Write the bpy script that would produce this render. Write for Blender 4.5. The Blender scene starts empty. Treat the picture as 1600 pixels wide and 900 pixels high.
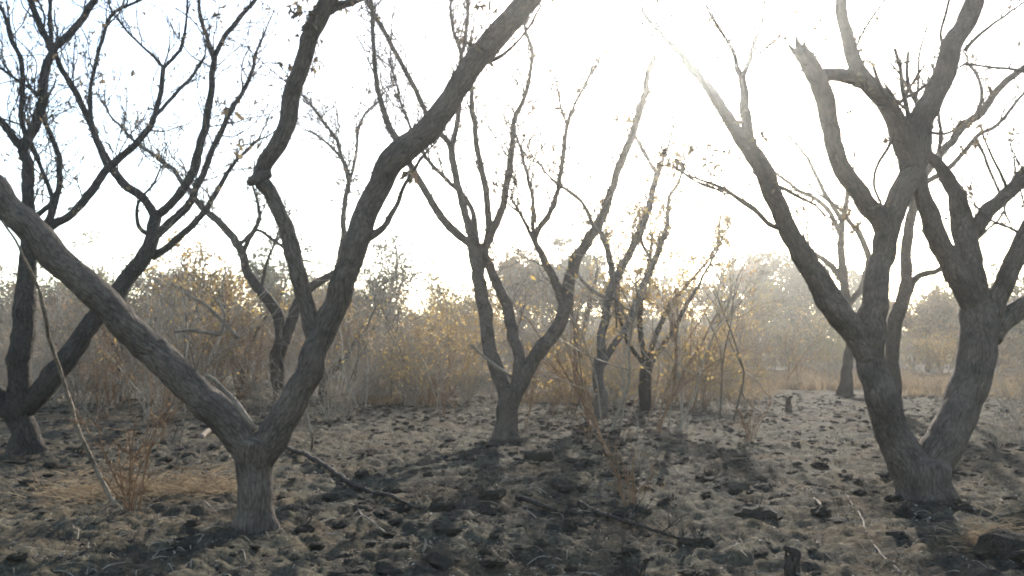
import bpy, math, random
import numpy as np
from mathutils import Vector, Matrix

# ------------------------------------------------------------------ camera, sky, sun, exposure
S = bpy.context.scene
COL = S.collection
R = math.radians
F = 1256.0                      # focal length in photo pixels (1600 wide)
CAMZ = 1.5
PITCH = math.atan(95.0 / F)
SUN_AZ = R(14.0)                # to the right of straight ahead
SUN_EL = R(23.4)
cam = bpy.data.cameras.new('camera')
cam.sensor_width = 36.0
cam.lens = 36.0 * F / 1600.0
cam.clip_start = 0.05
cam.clip_end = 6000
camo = bpy.data.objects.new('camera', cam)
COL.objects.link(camo)
camo.location = (0, 0, CAMZ)
camo.rotation_euler = (math.pi / 2 + PITCH, 0, 0)
S.camera = camo

W = bpy.data.worlds.new('World')
S.world = W
W.use_nodes = True
wn = W.node_tree
sky = wn.nodes.new('ShaderNodeTexSky')
sky.sky_type = 'NISHITA'
sky.sun_disc = False
sky.sun_elevation = SUN_EL
sky.sun_rotation = SUN_AZ
sky.air_density = 1.0
sky.dust_density = 0.9
sky.ozone_density = 0.0
wn.links.new(sky.outputs[0], wn.nodes['Background'].inputs[0])
wn.nodes['Background'].inputs[1].default_value = 0.15

sl = bpy.data.lights.new('sun', 'SUN')
sl.energy = 4.0
sl.angle = R(0.5)
sl.color = (1.0, 0.945, 0.86)
so = bpy.data.objects.new('sun', sl)
COL.objects.link(so)
sdir = Vector((math.sin(SUN_AZ) * math.cos(SUN_EL), math.cos(SUN_AZ) * math.cos(SUN_EL), math.sin(SUN_EL)))
so.rotation_euler = sdir.to_track_quat('Z', 'Y').to_euler()
so.location = (20, 60, 40)

S.view_settings.view_transform = 'Standard'
S.view_settings.look = 'None'
S.view_settings.gamma = 1.0
S.view_settings.exposure = 1.78
S.render.engine = 'CYCLES'
S.cycles.max_bounces = 6
S.cycles.transparent_max_bounces = 8
S.cycles.volume_bounces = 0
S.cycles.use_denoising = True
S.cycles.filter_width = 2.0
HAZE_DENSITY = 0.0014
HAZE_G = 0.905

rng = np.random.default_rng(7)
random.seed(7)


# ------------------------------------------------------------------ survey: photo pixel + distance -> place
def ray(px, py):
    cx = (px - 800.0) / F
    cy = (450.0 - py) / F
    return cx, math.cos(PITCH) - cy * math.sin(PITCH), math.sin(PITCH) + cy * math.cos(PITCH)


def P(px, py, d):
    x, y, z = ray(px, py)
    s = d / y
    return np.array((x * s, d, CAMZ + z * s)), s / F      # point, metres per pixel there


def ground_d(py, px=800):
    x, y, z = ray(px, py)
    return CAMZ * y / max(1e-4, -z)


# ------------------------------------------------------------------ noise
def _h(ix, iy, iz, seed):
    n = (ix.astype(np.int64) * 374761393 + iy.astype(np.int64) * 668265263 + iz.astype(np.int64) * 2147483647 + seed * 974634777) & 0xFFFFFFFF
    n = ((n ^ (n >> 13)) * 1274126177) & 0xFFFFFFFF
    n = ((n ^ (n >> 16)) * 2246822519) & 0xFFFFFFFF
    return ((n ^ (n >> 15)) & 0xFFFFFF) / float(0xFFFFFF)


def vnoise(p, seed=0):
    p = np.asarray(p, float)
    i = np.floor(p)
    f = p - i
    f = f * f * (3 - 2 * f)
    i = i.astype(np.int64)
    x, y, z = i[:, 0], i[:, 1], i[:, 2]
    r = 0
    for a in (0, 1):
        for b in (0, 1):
            for c in (0, 1):
                w = (f[:, 0] if a else 1 - f[:, 0]) * (f[:, 1] if b else 1 - f[:, 1]) * (f[:, 2] if c else 1 - f[:, 2])
                r = r + w * _h(x + a, y + b, z + c, seed)
    return r * 2 - 1


def vnoise2(x, y, seed=0):
    ix, iy = np.floor(x), np.floor(y)
    fx, fy = x - ix, y - iy
    fx = fx * fx * (3 - 2 * fx)
    fy = fy * fy * (3 - 2 * fy)
    ix, iy = ix.astype(np.int64), iy.astype(np.int64)
    z = np.zeros_like(ix)
    a = _h(ix, iy, z, seed) * (1 - fx) + _h(ix + 1, iy, z, seed) * fx
    b = _h(ix, iy + 1, z, seed) * (1 - fx) + _h(ix + 1, iy + 1, z, seed) * fx
    return (a * (1 - fy) + b * fy) * 2 - 1


def fbm(p, oct=3, seed=0):
    r, a, t = 0, 1.0, 0
    for o in range(oct):
        r = r + a * vnoise(np.asarray(p) * 2.0 ** o + 17.3 * o, seed + o)
        t += a
        a *= 0.5
    return r / t


def ground_h(x, y):
    x = np.asarray(x, float)
    y = np.asarray(y, float)
    r = np.hypot(x, y)
    near = np.clip((70 - r) / 50, 0, 1)
    h = 0.10 * vnoise2(x / 5.3, y / 5.3, 1) * near
    c = vnoise2(x / 0.62 + 0.3 * vnoise2(x / .3, y / .3, 9), y / 0.55, 2)
    h = h + near * 0.045 * np.clip(c, -.25, 1)
    c2 = vnoise2(x / 0.23, y / 0.2, 3)
    h = h + near * 0.036 * np.clip(c2, -.3, 1)
    h = h + near * 0.030 * (0.4 - np.abs(vnoise2(x / 0.15, y / 0.12, 14)))
    h = h + near * 0.028 * vnoise2(x / 0.085, y / 0.07, 4)
    far = np.clip((30 - r) / 20, 0, 1)
    h = h + far * 0.014 * vnoise2(x / 0.045, y / 0.04, 5)
    return h - 0.02


def gh(x, y):
    return float(ground_h(np.array([x]), np.array([y]))[0])


# ------------------------------------------------------------------ materials
def mat(name):
    m = bpy.data.materials.new(name)
    m.use_nodes = True
    nt = m.node_tree
    b = nt.nodes['Principled BSDF']
    return m, nt, b


def N(nt, t, **kw):
    n = nt.nodes.new(t)
    for k, v in kw.items():
        if k in n.inputs.keys():
            n.inputs[k].default_value = v
        else:
            setattr(n, k, v)
    return n


def ramp(nt, src, stops):
    r = nt.nodes.new('ShaderNodeValToRGB')
    e = r.color_ramp.elements
    while len(e) < len(stops):
        e.new(0.5)
    for el, (p, c) in zip(e, stops):
        el.position = p
        el.color = (*c, 1) if len(c) == 3 else c
    nt.links.new(src, r.inputs[0])
    return r.outputs[0]


def mix(nt, fac, a, b, mode='MIX'):
    m = nt.nodes.new('ShaderNodeMix')
    m.data_type = 'RGBA'
    m.blend_type = mode
    for i, v in ((0, fac), (6, a), (7, b)):
        if hasattr(v, 'is_output'):
            nt.links.new(v, m.inputs[i])
        else:
            m.inputs[i].default_value = v if i == 0 else ((*v, 1) if len(v) == 3 else v)
    return m.outputs[2]


def bark_material(name, dark, mid, pale, char=0.5, bump=0.6):
    m, nt, b = mat(name)
    uv = nt.nodes.new('ShaderNodeUVMap')
    mp = N(nt, 'ShaderNodeMapping')
    mp.inputs['Scale'].default_value = (1.0, 0.3, 1.0)
    nt.links.new(uv.outputs[0], mp.inputs[0])
    n1 = N(nt, 'ShaderNodeTexNoise', Scale=60.0, Detail=8.0, Roughness=0.7)
    nt.links.new(mp.outputs[0], n1.inputs['Vector'])
    tc = nt.nodes.new('ShaderNodeTexCoord')
    n2 = N(nt, 'ShaderNodeTexNoise', Scale=4.0, Detail=5.0, Roughness=0.6)
    nt.links.new(tc.outputs['Object'], n2.inputs['Vector'])
    vo = N(nt, 'ShaderNodeTexVoronoi', Scale=30.0)
    nt.links.new(mp.outputs[0], vo.inputs['Vector'])
    c = ramp(nt, n1.outputs[0], [(0.3, dark), (0.5, mid), (0.72, pale)])
    ch = ramp(nt, n2.outputs[0], [(0.44, (0, 0, 0)), (0.62, (1, 1, 1))])
    mu = N(nt, 'ShaderNodeMath', operation='MULTIPLY')
    nt.links.new(ch, mu.inputs[0])
    mu.inputs[1].default_value = char
    c = mix(nt, mu.outputs[0], c, (0.022, 0.02, 0.019))
    mp2 = N(nt, 'ShaderNodeMapping')
    mp2.inputs['Scale'].default_value = (1.0, 0.2, 1.0)
    wob = N(nt, 'ShaderNodeTexNoise', Scale=9.0, Detail=3.0)
    nt.links.new(uv.outputs[0], wob.inputs['Vector'])
    wm = N(nt, 'ShaderNodeVectorMath', operation='MULTIPLY_ADD')
    nt.links.new(wob.outputs['Color'], wm.inputs[0])
    wm.inputs[1].default_value = (0.05, 0.12, 0)
    nt.links.new(uv.outputs[0], wm.inputs[2])
    nt.links.new(wm.outputs[0], mp2.inputs[0])
    ve = N(nt, 'ShaderNodeTexVoronoi', Scale=24.0, feature='DISTANCE_TO_EDGE')
    nt.links.new(mp2.outputs[0], ve.inputs['Vector'])
    crack = ramp(nt, ve.outputs['Distance'], [(0.0, (1, 1, 1)), (0.10, (0, 0, 0))])
    cm = N(nt, 'ShaderNodeMath', operation='MULTIPLY')
    nt.links.new(crack, cm.inputs[0])
    cm.inputs[1].default_value = 0.38
    c = mix(nt, cm.outputs[0], c, tuple(0.35 * q for q in dark))
    nt.links.new(c, b.inputs['Base Color'])
    b.inputs['Roughness'].default_value = 0.9
    b.inputs['Specular IOR Level'].default_value = 0.06
    ad = N(nt, 'ShaderNodeMath', operation='SUBTRACT')
    nt.links.new(n1.outputs[0], ad.inputs[0])
    nt.links.new(crack, ad.inputs[1])
    bp = N(nt, 'ShaderNodeBump', Strength=bump, Distance=0.03)
    nt.links.new(ad.outputs[0], bp.inputs['Height'])
    nt.links.new(bp.outputs[0], b.inputs['Normal'])
    return m


def leaf_material(name, stops, trans=0.5):
    m, nt, b = mat(name)
    g = nt.nodes.new('ShaderNodeNewGeometry')
    k = len(stops)
    c = ramp(nt, g.outputs['Random Per Island'], [(i / max(1, k - 1), s) for i, s in enumerate(stops)])
    b.inputs['Roughness'].default_value = 0.75
    b.inputs['Specular IOR Level'].default_value = 0.2
    nt.links.new(c, b.inputs['Base Color'])
    t = nt.nodes.new('ShaderNodeBsdfTranslucent')
    nt.links.new(c, t.inputs[0])
    ms = nt.nodes.new('ShaderNodeMixShader')
    ms.inputs[0].default_value = trans
    nt.links.new(b.outputs[0], ms.inputs[1])
    nt.links.new(t.outputs[0], ms.inputs[2])
    nt.links.new(ms.outputs[0], nt.nodes['Material Output'].inputs[0])
    return m


def plain_material(name, stops, scale=9.0, rough=0.9, bump=0.3, island=False):
    m, nt, b = mat(name)
    tc = nt.nodes.new('ShaderNodeTexCoord')
    n1 = N(nt, 'ShaderNodeTexNoise', Scale=scale, Detail=6.0, Roughness=0.65)
    nt.links.new(tc.outputs['Object'], n1.inputs['Vector'])
    src = n1.outputs[0]
    if island:
        g = nt.nodes.new('ShaderNodeNewGeometry')
        src = g.outputs['Random Per Island']
    c = ramp(nt, src, stops)
    nt.links.new(c, b.inputs['Base Color'])
    b.inputs['Roughness'].default_value = rough
    b.inputs['Specular IOR Level'].default_value = 0.04
    bp = N(nt, 'ShaderNodeBump', Strength=bump, Distance=0.015)
    nt.links.new(n1.outputs[0], bp.inputs['Height'])
    nt.links.new(bp.outputs[0], b.inputs['Normal'])
    return m


M_BARK = bark_material('scorched_bark', (0.05, 0.039, 0.03), (0.105, 0.084, 0.066), (0.17, 0.138, 0.11), 0.45, 0.5)
M_BARK_GREY = bark_material('grey_bark', (0.06, 0.052, 0.045), (0.12, 0.105, 0.09), (0.19, 0.17, 0.15), 0.4, 0.6)
M_BARK_CHAR = bark_material('charred_bark', (0.022, 0.018, 0.015), (0.05, 0.042, 0.034), (0.095, 0.08, 0.064), 0.5, 0.7)
M_TWIG = bark_material('twig_bark', (0.06, 0.05, 0.042), (0.10, 0.085, 0.07), (0.15, 0.13, 0.11), 0.2, 0.3)
M_BRUSH = bark_material('brush_twig', (0.15, 0.122, 0.09), (0.27, 0.225, 0.172), (0.42, 0.36, 0.29), 0.2, 0.3)
M_PALE = bark_material('pale_dead_wood', (0.09, 0.07, 0.05), (0.2, 0.16, 0.12), (0.36, 0.31, 0.25), 0.5, 0.4)
M_RUST = bark_material('rusty_stem', (0.10, 0.06, 0.035), (0.20, 0.12, 0.07), (0.3, 0.2, 0.12), 0.15, 0.4)
M_LEAF_DEAD = leaf_material('dead_leaf', [(0.10, 0.075, 0.05), (0.17, 0.13, 0.085), (0.22, 0.17, 0.10)], 0.35)
M_LEAF_OCHRE = leaf_material('ochre_leaf', [(0.17, 0.11, 0.05), (0.30, 0.19, 0.07), (0.40, 0.28, 0.09), (0.22, 0.17, 0.08)], 0.5)
M_LEAF_RUST = leaf_material('rusty_leaf', [(0.13, 0.09, 0.055), (0.19, 0.13, 0.08), (0.28, 0.18, 0.10), (0.17, 0.14, 0.09), (0.11, 0.095, 0.07)], 0.3)
M_LEAF_GREEN = leaf_material('dusty_green_leaf', [(0.045, 0.05, 0.028), (0.075, 0.08, 0.042), (0.10, 0.10, 0.055), (0.09, 0.075, 0.045)], 0.15)
M_LEAF_OLIVE = leaf_material('olive_leaf', [(0.10, 0.09, 0.04), (0.17, 0.15, 0.06), (0.24, 0.20, 0.08), (0.20, 0.14, 0.06)], 0.3)
M_STRAW = leaf_material('straw', [(0.11, 0.08, 0.05), (0.17, 0.122, 0.072), (0.25, 0.185, 0.115), (0.09, 0.066, 0.045)], 0.35)
M_LITTER = leaf_material('leaf_litter', [(0.03, 0.026, 0.02), (0.075, 0.055, 0.036), (0.14, 0.11, 0.075), (0.06, 0.05, 0.036), (0.045, 0.035, 0.025), (0.34, 0.31, 0.26)], 0.2)  # last, palest tone paints sunlit glints into the colour of a few leaves
M_CLOD = plain_material('charred_clod', [(0.3, (0.014, 0.012, 0.010)), (0.5, (0.03, 0.026, 0.02)), (0.75, (0.08, 0.066, 0.05))], 14, 0.95, 0.8)


def ground_material():
    m, nt, b = mat('burnt_ground')
    tc = nt.nodes.new('ShaderNodeTexCoord')
    big = N(nt, 'ShaderNodeTexNoise', Scale=0.35, Detail=5.0, Roughness=0.6)
    med = N(nt, 'ShaderNodeTexNoise', Scale=2.2, Detail=8.0, Roughness=0.68)
    fine = N(nt, 'ShaderNodeTexNoise', Scale=26.0, Detail=8.0, Roughness=0.7)
    tan = N(nt, 'ShaderNodeTexNoise', Scale=0.8, Detail=6.0, Roughness=0.6)
    st = N(nt, 'ShaderNodeMapping')
    st.inputs['Scale'].default_value = (0.7, 1.3, 1.0)
    nt.links.new(tc.outputs['Object'], st.inputs[0])
    for n in (big, med, fine, tan):
        nt.links.new((st if n is med else tc).outputs[0 if n is med else 'Object'], n.inputs['Vector'])
    ash = ramp(nt, fine.outputs[0], [(0.28, (0.0216, 0.0187, 0.0146)), (0.46, (0.0533, 0.0471, 0.0329)), (0.62, (0.0984, 0.0868, 0.0607)), (0.78, (0.1960, 0.1755, 0.1348))])
    brown = ramp(nt, fine.outputs[0], [(0.3, (0.0281, 0.0214, 0.0135)), (0.52, (0.0708, 0.0542, 0.0348)), (0.72, (0.1250, 0.0975, 0.0636))])
    char = ramp(nt, fine.outputs[0], [(0.35, (0.0134, 0.0125, 0.0114)), (0.7, (0.0458, 0.0419, 0.0348))])
    f1 = ramp(nt, tan.outputs[0], [(0.42, (0, 0, 0)), (0.6, (1, 1, 1))])
    c = mix(nt, f1, ash, brown)
    f2 = ramp(nt, med.outputs[0], [(0.46, (0, 0, 0)), (0.6, (0.75, 0.75, 0.75))])
    c = mix(nt, f2, c, char)
    # the far open ground to the right keeps its dry soil and straw colour
    nt.links.new(c, b.inputs['Base Color'])
    b.inputs['Roughness'].default_value = 1.0
    b.inputs['Specular IOR Level'].default_value = 0.03
    bp = N(nt, 'ShaderNodeBump', Strength=0.9, Distance=0.03)
    nt.links.new(fine.outputs[0], bp.inputs['Height'])
    nt.links.new(bp.outputs[0], b.inputs['Normal'])
    return m


M_GROUND = ground_material()


# ------------------------------------------------------------------ mesh helpers
class MB:
    """collects tubes, leaves and copies of arrays, then makes one mesh"""

    def __init__(self):
        self.v, self.q, self.uv, self.n = [], [], [], 0

    def add(self, v, q, uv=None):
        self.v.append(np.asarray(v, np.float32))
        self.q.append(np.asarray(q, np.int32) + self.n)
        self.uv.append(np.zeros((len(v), 2), np.float32) if uv is None else np.asarray(uv, np.float32))
        self.n += len(v)

    def empty(self):
        return self.n == 0

    def mesh(self, name, origin=(0, 0, 0), smooth=True):
        v = np.concatenate(self.v) - np.asarray(origin, np.float32)
        q = np.concatenate(self.q)
        uv = np.concatenate(self.uv)
        me = bpy.data.meshes.new(name)
        me.vertices.add(len(v))
        me.vertices.foreach_set('co', v.astype(np.float32).ravel())
        tri = q[:, 2] == q[:, 3]
        tot = np.where(tri, 3, 4).astype(np.int32)
        keep = np.ones(q.shape, bool)
        keep[tri, 3] = False
        loops = q[keep]
        me.loops.add(len(loops))
        me.loops.foreach_set('vertex_index', loops.astype(np.int32))
        me.polygons.add(len(q))
        st = np.concatenate(([0], np.cumsum(tot)[:-1])).astype(np.int32)
        me.polygons.foreach_set('loop_start', st)
        me.polygons.foreach_set('use_smooth', np.full(len(q), smooth))
        ul = me.uv_layers.new(name='UVMap')
        ul.data.foreach_set('uv', uv[loops].astype(np.float32).ravel())
        me.update(calc_edges=True)
        me.validate()
        return me


def link(name, me, m=None, parent=None):
    if m is not None and not me.materials:
        me.materials.append(m)
    o = bpy.data.objects.new(name, me)
    COL.objects.link(o)
    if parent is not None:
        o.parent = parent
    return o


def empty(name, loc, label=None, cat=None, group=None):
    o = bpy.data.objects.new(name, None)
    o.empty_display_size = 0.2
    COL.objects.link(o)
    o.location = loc
    tag(o, label, cat, group)
    return o


def tag(o, label=None, cat=None, group=None, kind=None):
    for k, v in (('label', label), ('category', cat), ('group', group), ('kind', kind)):
        if v:
            o[k] = v
    return o


def catmull(pts, rad, step):
    pts = np.asarray(pts, float)
    rad = np.asarray(rad, float)
    if len(pts) == 2:
        n = max(2, int(np.linalg.norm(pts[1] - pts[0]) / step) + 1)
        t = np.linspace(0, 1, n)[:, None]
        return pts[0] * (1 - t) + pts[1] * t, rad[0] * (1 - t[:, 0]) + rad[1] * t[:, 0]
    ext = np.vstack([2 * pts[0] - pts[1], pts, 2 * pts[-1] - pts[-2]])
    o, ro = [], []
    for i in range(len(pts) - 1):
        p0, p1, p2, p3 = ext[i:i + 4]
        n = max(2, int(np.linalg.norm(p2 - p1) / step) + 1)
        t = np.linspace(0, 1, n, endpoint=False)[:, None]
        o.append(0.5 * (2 * p1 + (p2 - p0) * t + (2 * p0 - 5 * p1 + 4 * p2 - p3) * t ** 2 + (3 * p1 - p0 - 3 * p2 + p3) * t ** 3))
        ro.append(rad[i] * (1 - t[:, 0]) + rad[i + 1] * t[:, 0])
    o.append(pts[-1:])
    ro.append(rad[-1:])
    return np.vstack(o), np.concatenate(ro)


def tube(mb, pts, rad, sides=8, step=0.1, rough=0.0, wander=0.0, seed=0, flare=None, cap=True):
    c, r = catmull(pts, rad, step)
    n = len(c)
    if wander:
        w = np.stack([vnoise(c * 2.3 + 31.7 * k, seed + k) for k in range(3)], 1)
        fade = np.minimum(1, np.arange(n) / max(1, n * 0.15))[:, None]
        w = w + 0.45 * np.stack([vnoise(c * 6.1 + 11.3 * k, seed + 7 + k) for k in range(3)], 1)
        c = c + w * wander * fade
    t = np.gradient(c, axis=0) if n > 2 else np.repeat([c[-1] - c[0]], n, 0)
    t /= np.linalg.norm(t, axis=1)[:, None] + 1e-9
    a = np.array((1.0, 0, 0)) if abs(t[0][0]) < 0.8 else np.array((0, 1.0, 0))
    u = np.zeros_like(c)
    k = a - t[0] * a.dot(t[0])
    u[0] = k / np.linalg.norm(k)
    for i in range(1, n):
        k = u[i - 1] - t[i] * u[i - 1].dot(t[i])
        u[i] = k / (np.linalg.norm(k) + 1e-9)
    w = np.cross(t, u)
    th = np.linspace(0, 2 * math.pi, sides, endpoint=False)
    ct, sn = np.cos(th), np.sin(th)
    dirs = u[:, None, :] * ct[None, :, None] + w[:, None, :] * sn[None, :, None]
    rr = np.repeat(r[:, None], sides, 1)
    ln = np.concatenate(([0], np.cumsum(np.linalg.norm(np.diff(c, axis=0), axis=1))))
    if rough:
        base = c[:, None, :] + dirs * rr[:, :, None]
        q = base.reshape(-1, 3)
        d = (0.6 * fbm(q * (1.0 / max(0.04, r.mean() * 1.6)), 2, seed)
             + 0.32 * fbm(q * np.array((22, 22, 9)), 2, seed + 5)).reshape(n, sides)
        rr = rr * (1 + rough * d)
    if flare:
        amt, hgt, lobes, ph = flare
        fz = np.exp(-(ln / hgt))[:, None]
        rr = rr * (1 + amt * fz * (0.55 + 0.45 * np.cos(lobes * th + ph))[None, :])
    v = (c[:, None, :] + dirs * rr[:, :, None]).reshape(-1, 3)
    circ = 2 * math.pi * float(r.mean())
    uv = np.stack([np.repeat((np.abs(th / math.pi - 1) * circ * 0.5)[None, :], n, 0), np.repeat(ln[:, None], sides, 1)], 2).reshape(-1, 2)
    i, j = np.meshgrid(np.arange(n - 1), np.arange(sides), indexing='ij')
    i, j = i.ravel(), j.ravel()
    j2 = (j + 1) % sides
    q = np.stack([i * sides + j, i * sides + j2, (i + 1) * sides + j2, (i + 1) * sides + j], 1)
    if cap and sides >= 4:
        v = np.vstack([v, c[:1] - t[:1] * r[0] * .15, c[-1:] + t[-1:] * r[-1] * 0.35])
        uv = np.vstack([uv, uv[:1], uv[-1:]])
        k = np.arange(sides)
        k2 = (k + 1) % sides
        e = (n - 1) * sides
        q = np.vstack([q, np.stack([k2, k, np.full(sides, n * sides), np.full(sides, n * sides)], 1),
                       np.stack([e + k, e + k2, np.full(sides, n * sides + 1), np.full(sides, n * sides + 1)], 1)])
    mb.add(v, q, uv)
    return c, r


def leaves(mb, pos, size, droop=0.5, r=None, narrow=0.5, flat=False):
    r = r or rng
    pos = np.asarray(pos, float)
    n = len(pos)
    if n == 0:
        return
    size = np.broadcast_to(np.asarray(size, float), (n,)) * r.uniform(0.6, 1.4, n)
    if flat:
        a = r.normal(size=(n, 3)) * np.array((1, 1, 0.25))
        up = r.normal(size=(n, 3)) * 0.45 + np.array((0, 0, 1))
    else:
        a = r.normal(size=(n, 3)) + np.array((0, 0, -droop))
        up = r.normal(size=(n, 3))
    a /= np.linalg.norm(a, axis=1)[:, None]
    b = np.cross(a, up)
    b /= np.linalg.norm(b, axis=1)[:, None] + 1e-9
    c = np.cross(a, b)
    s = size[:, None]
    cup = r.uniform(-0.25, 0.35, n)[:, None] * s
    p0 = pos
    p1 = pos + a * s * 0.45 + b * s * narrow * 0.5 + c * cup
    p2 = pos + a * s
    p3 = pos + a * s * 0.45 - b * s * narrow * 0.5 + c * cup
    v = np.stack([p0, p1, p2, p3], 1).reshape(-1, 3)
    k = np.arange(n) * 4
    q = np.vstack([np.stack([k, k + 1, k + 2, k + 2], 1), np.stack([k, k + 2, k + 3, k + 3], 1)])
    mb.add(v, q)


def rnd_dir(r, base, spread):
    d = np.asarray(base, float) + r.normal(size=3) * spread
    return d / (np.linalg.norm(d) + 1e-9)


def grow(mb, p, d, length, rad, level, r, up=0.25, tips=None, kids=(3, 3, 2), sides=4, seg=7, wig=0.22, spread=0.7):
    """a crooked twig with side twigs; returns nothing, fills mb and tips"""
    pts = [np.asarray(p, float)]
    d = np.asarray(d, float)
    for i in range(seg):
        d = d + r.normal(size=3) * wig + np.array((0, 0, up * 0.3))
        d /= np.linalg.norm(d)
        pts.append(pts[-1] + d * length / seg)
    pts = np.array(pts)
    rads = rad * np.linspace(1, 0.5, len(pts))
    tube(mb, pts, rads, sides if level < 1 else 3, length / seg / 1.01, cap=False)
    if tips is not None:
        tips.extend(pts[-2:])
        if level >= 1:
            tips.extend(pts[3:-2:2])
    if level < len(kids):
        for k in range(kids[level]):
            f = r.uniform(0.25, 0.98)
            i = int(f * (len(pts) - 1))
            i = min(max(i, 1), len(pts) - 2)
            ax = pts[i + 1] - pts[i]
            ax /= np.linalg.norm(ax)
            dd = rnd_dir(r, ax, spread)
            grow(mb, pts[i], dd, length * r.uniform(0.35, 0.65), max(0.0042, rads[i] * 0.7), level + 1, r, up, tips, kids, sides, max(4, seg - 1), wig, spread)


# ------------------------------------------------------------------ the ground: one sheet out to the horizon
def build_ground():
    rad = [0.25]
    while rad[-1] < 60:
        rad.append(rad[-1] + max(0.018, rad[-1] * 0.0078 if rad[-1] > 3 else 0.08 if rad[-1] > 1.5 else 0.3))
    while rad[-1] < 5000:
        rad.append(rad[-1] * 1.12)
    rad = np.array(rad)
    # fine angles ahead, coarse ones behind
    a1 = np.linspace(R(-42), R(42), 480)
    a2 = np.linspace(R(42), R(318), 70)[1:-1]
    ang = np.concatenate([a1, a2])
    rr, aa = np.meshgrid(rad, ang, indexing='ij')
    x, y = rr * np.sin(aa), rr * np.cos(aa)
    z = ground_h(x.ravel(), y.ravel())
    v = np.stack([x.ravel(), y.ravel(), z], 1)
    n, m = len(rad), len(ang)
    i, j = np.meshgrid(np.arange(n - 1), np.arange(m), indexing='ij')
    i, j = i.ravel(), j.ravel()
    j2 = (j + 1) % m
    q = np.stack([i * m + j, (i + 1) * m + j, (i + 1) * m + j2, i * m + j2], 1)[:, ::-1]
    mb = MB()
    mb.add(v, q)
    c = len(v)
    k = np.arange(m)
    mb.add(np.array([[0, 0, -0.02]]), np.zeros((0, 4), np.int32))
    mb.q.append(np.stack([(k + 1) % m, k, np.full(m, c), np.full(m, c)], 1).astype(np.int32)[:, [0, 1, 2, 3]])
    o = link('ground', mb.mesh('ground'), M_GROUND)
    tag(o, kind='structure')


build_ground()


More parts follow.
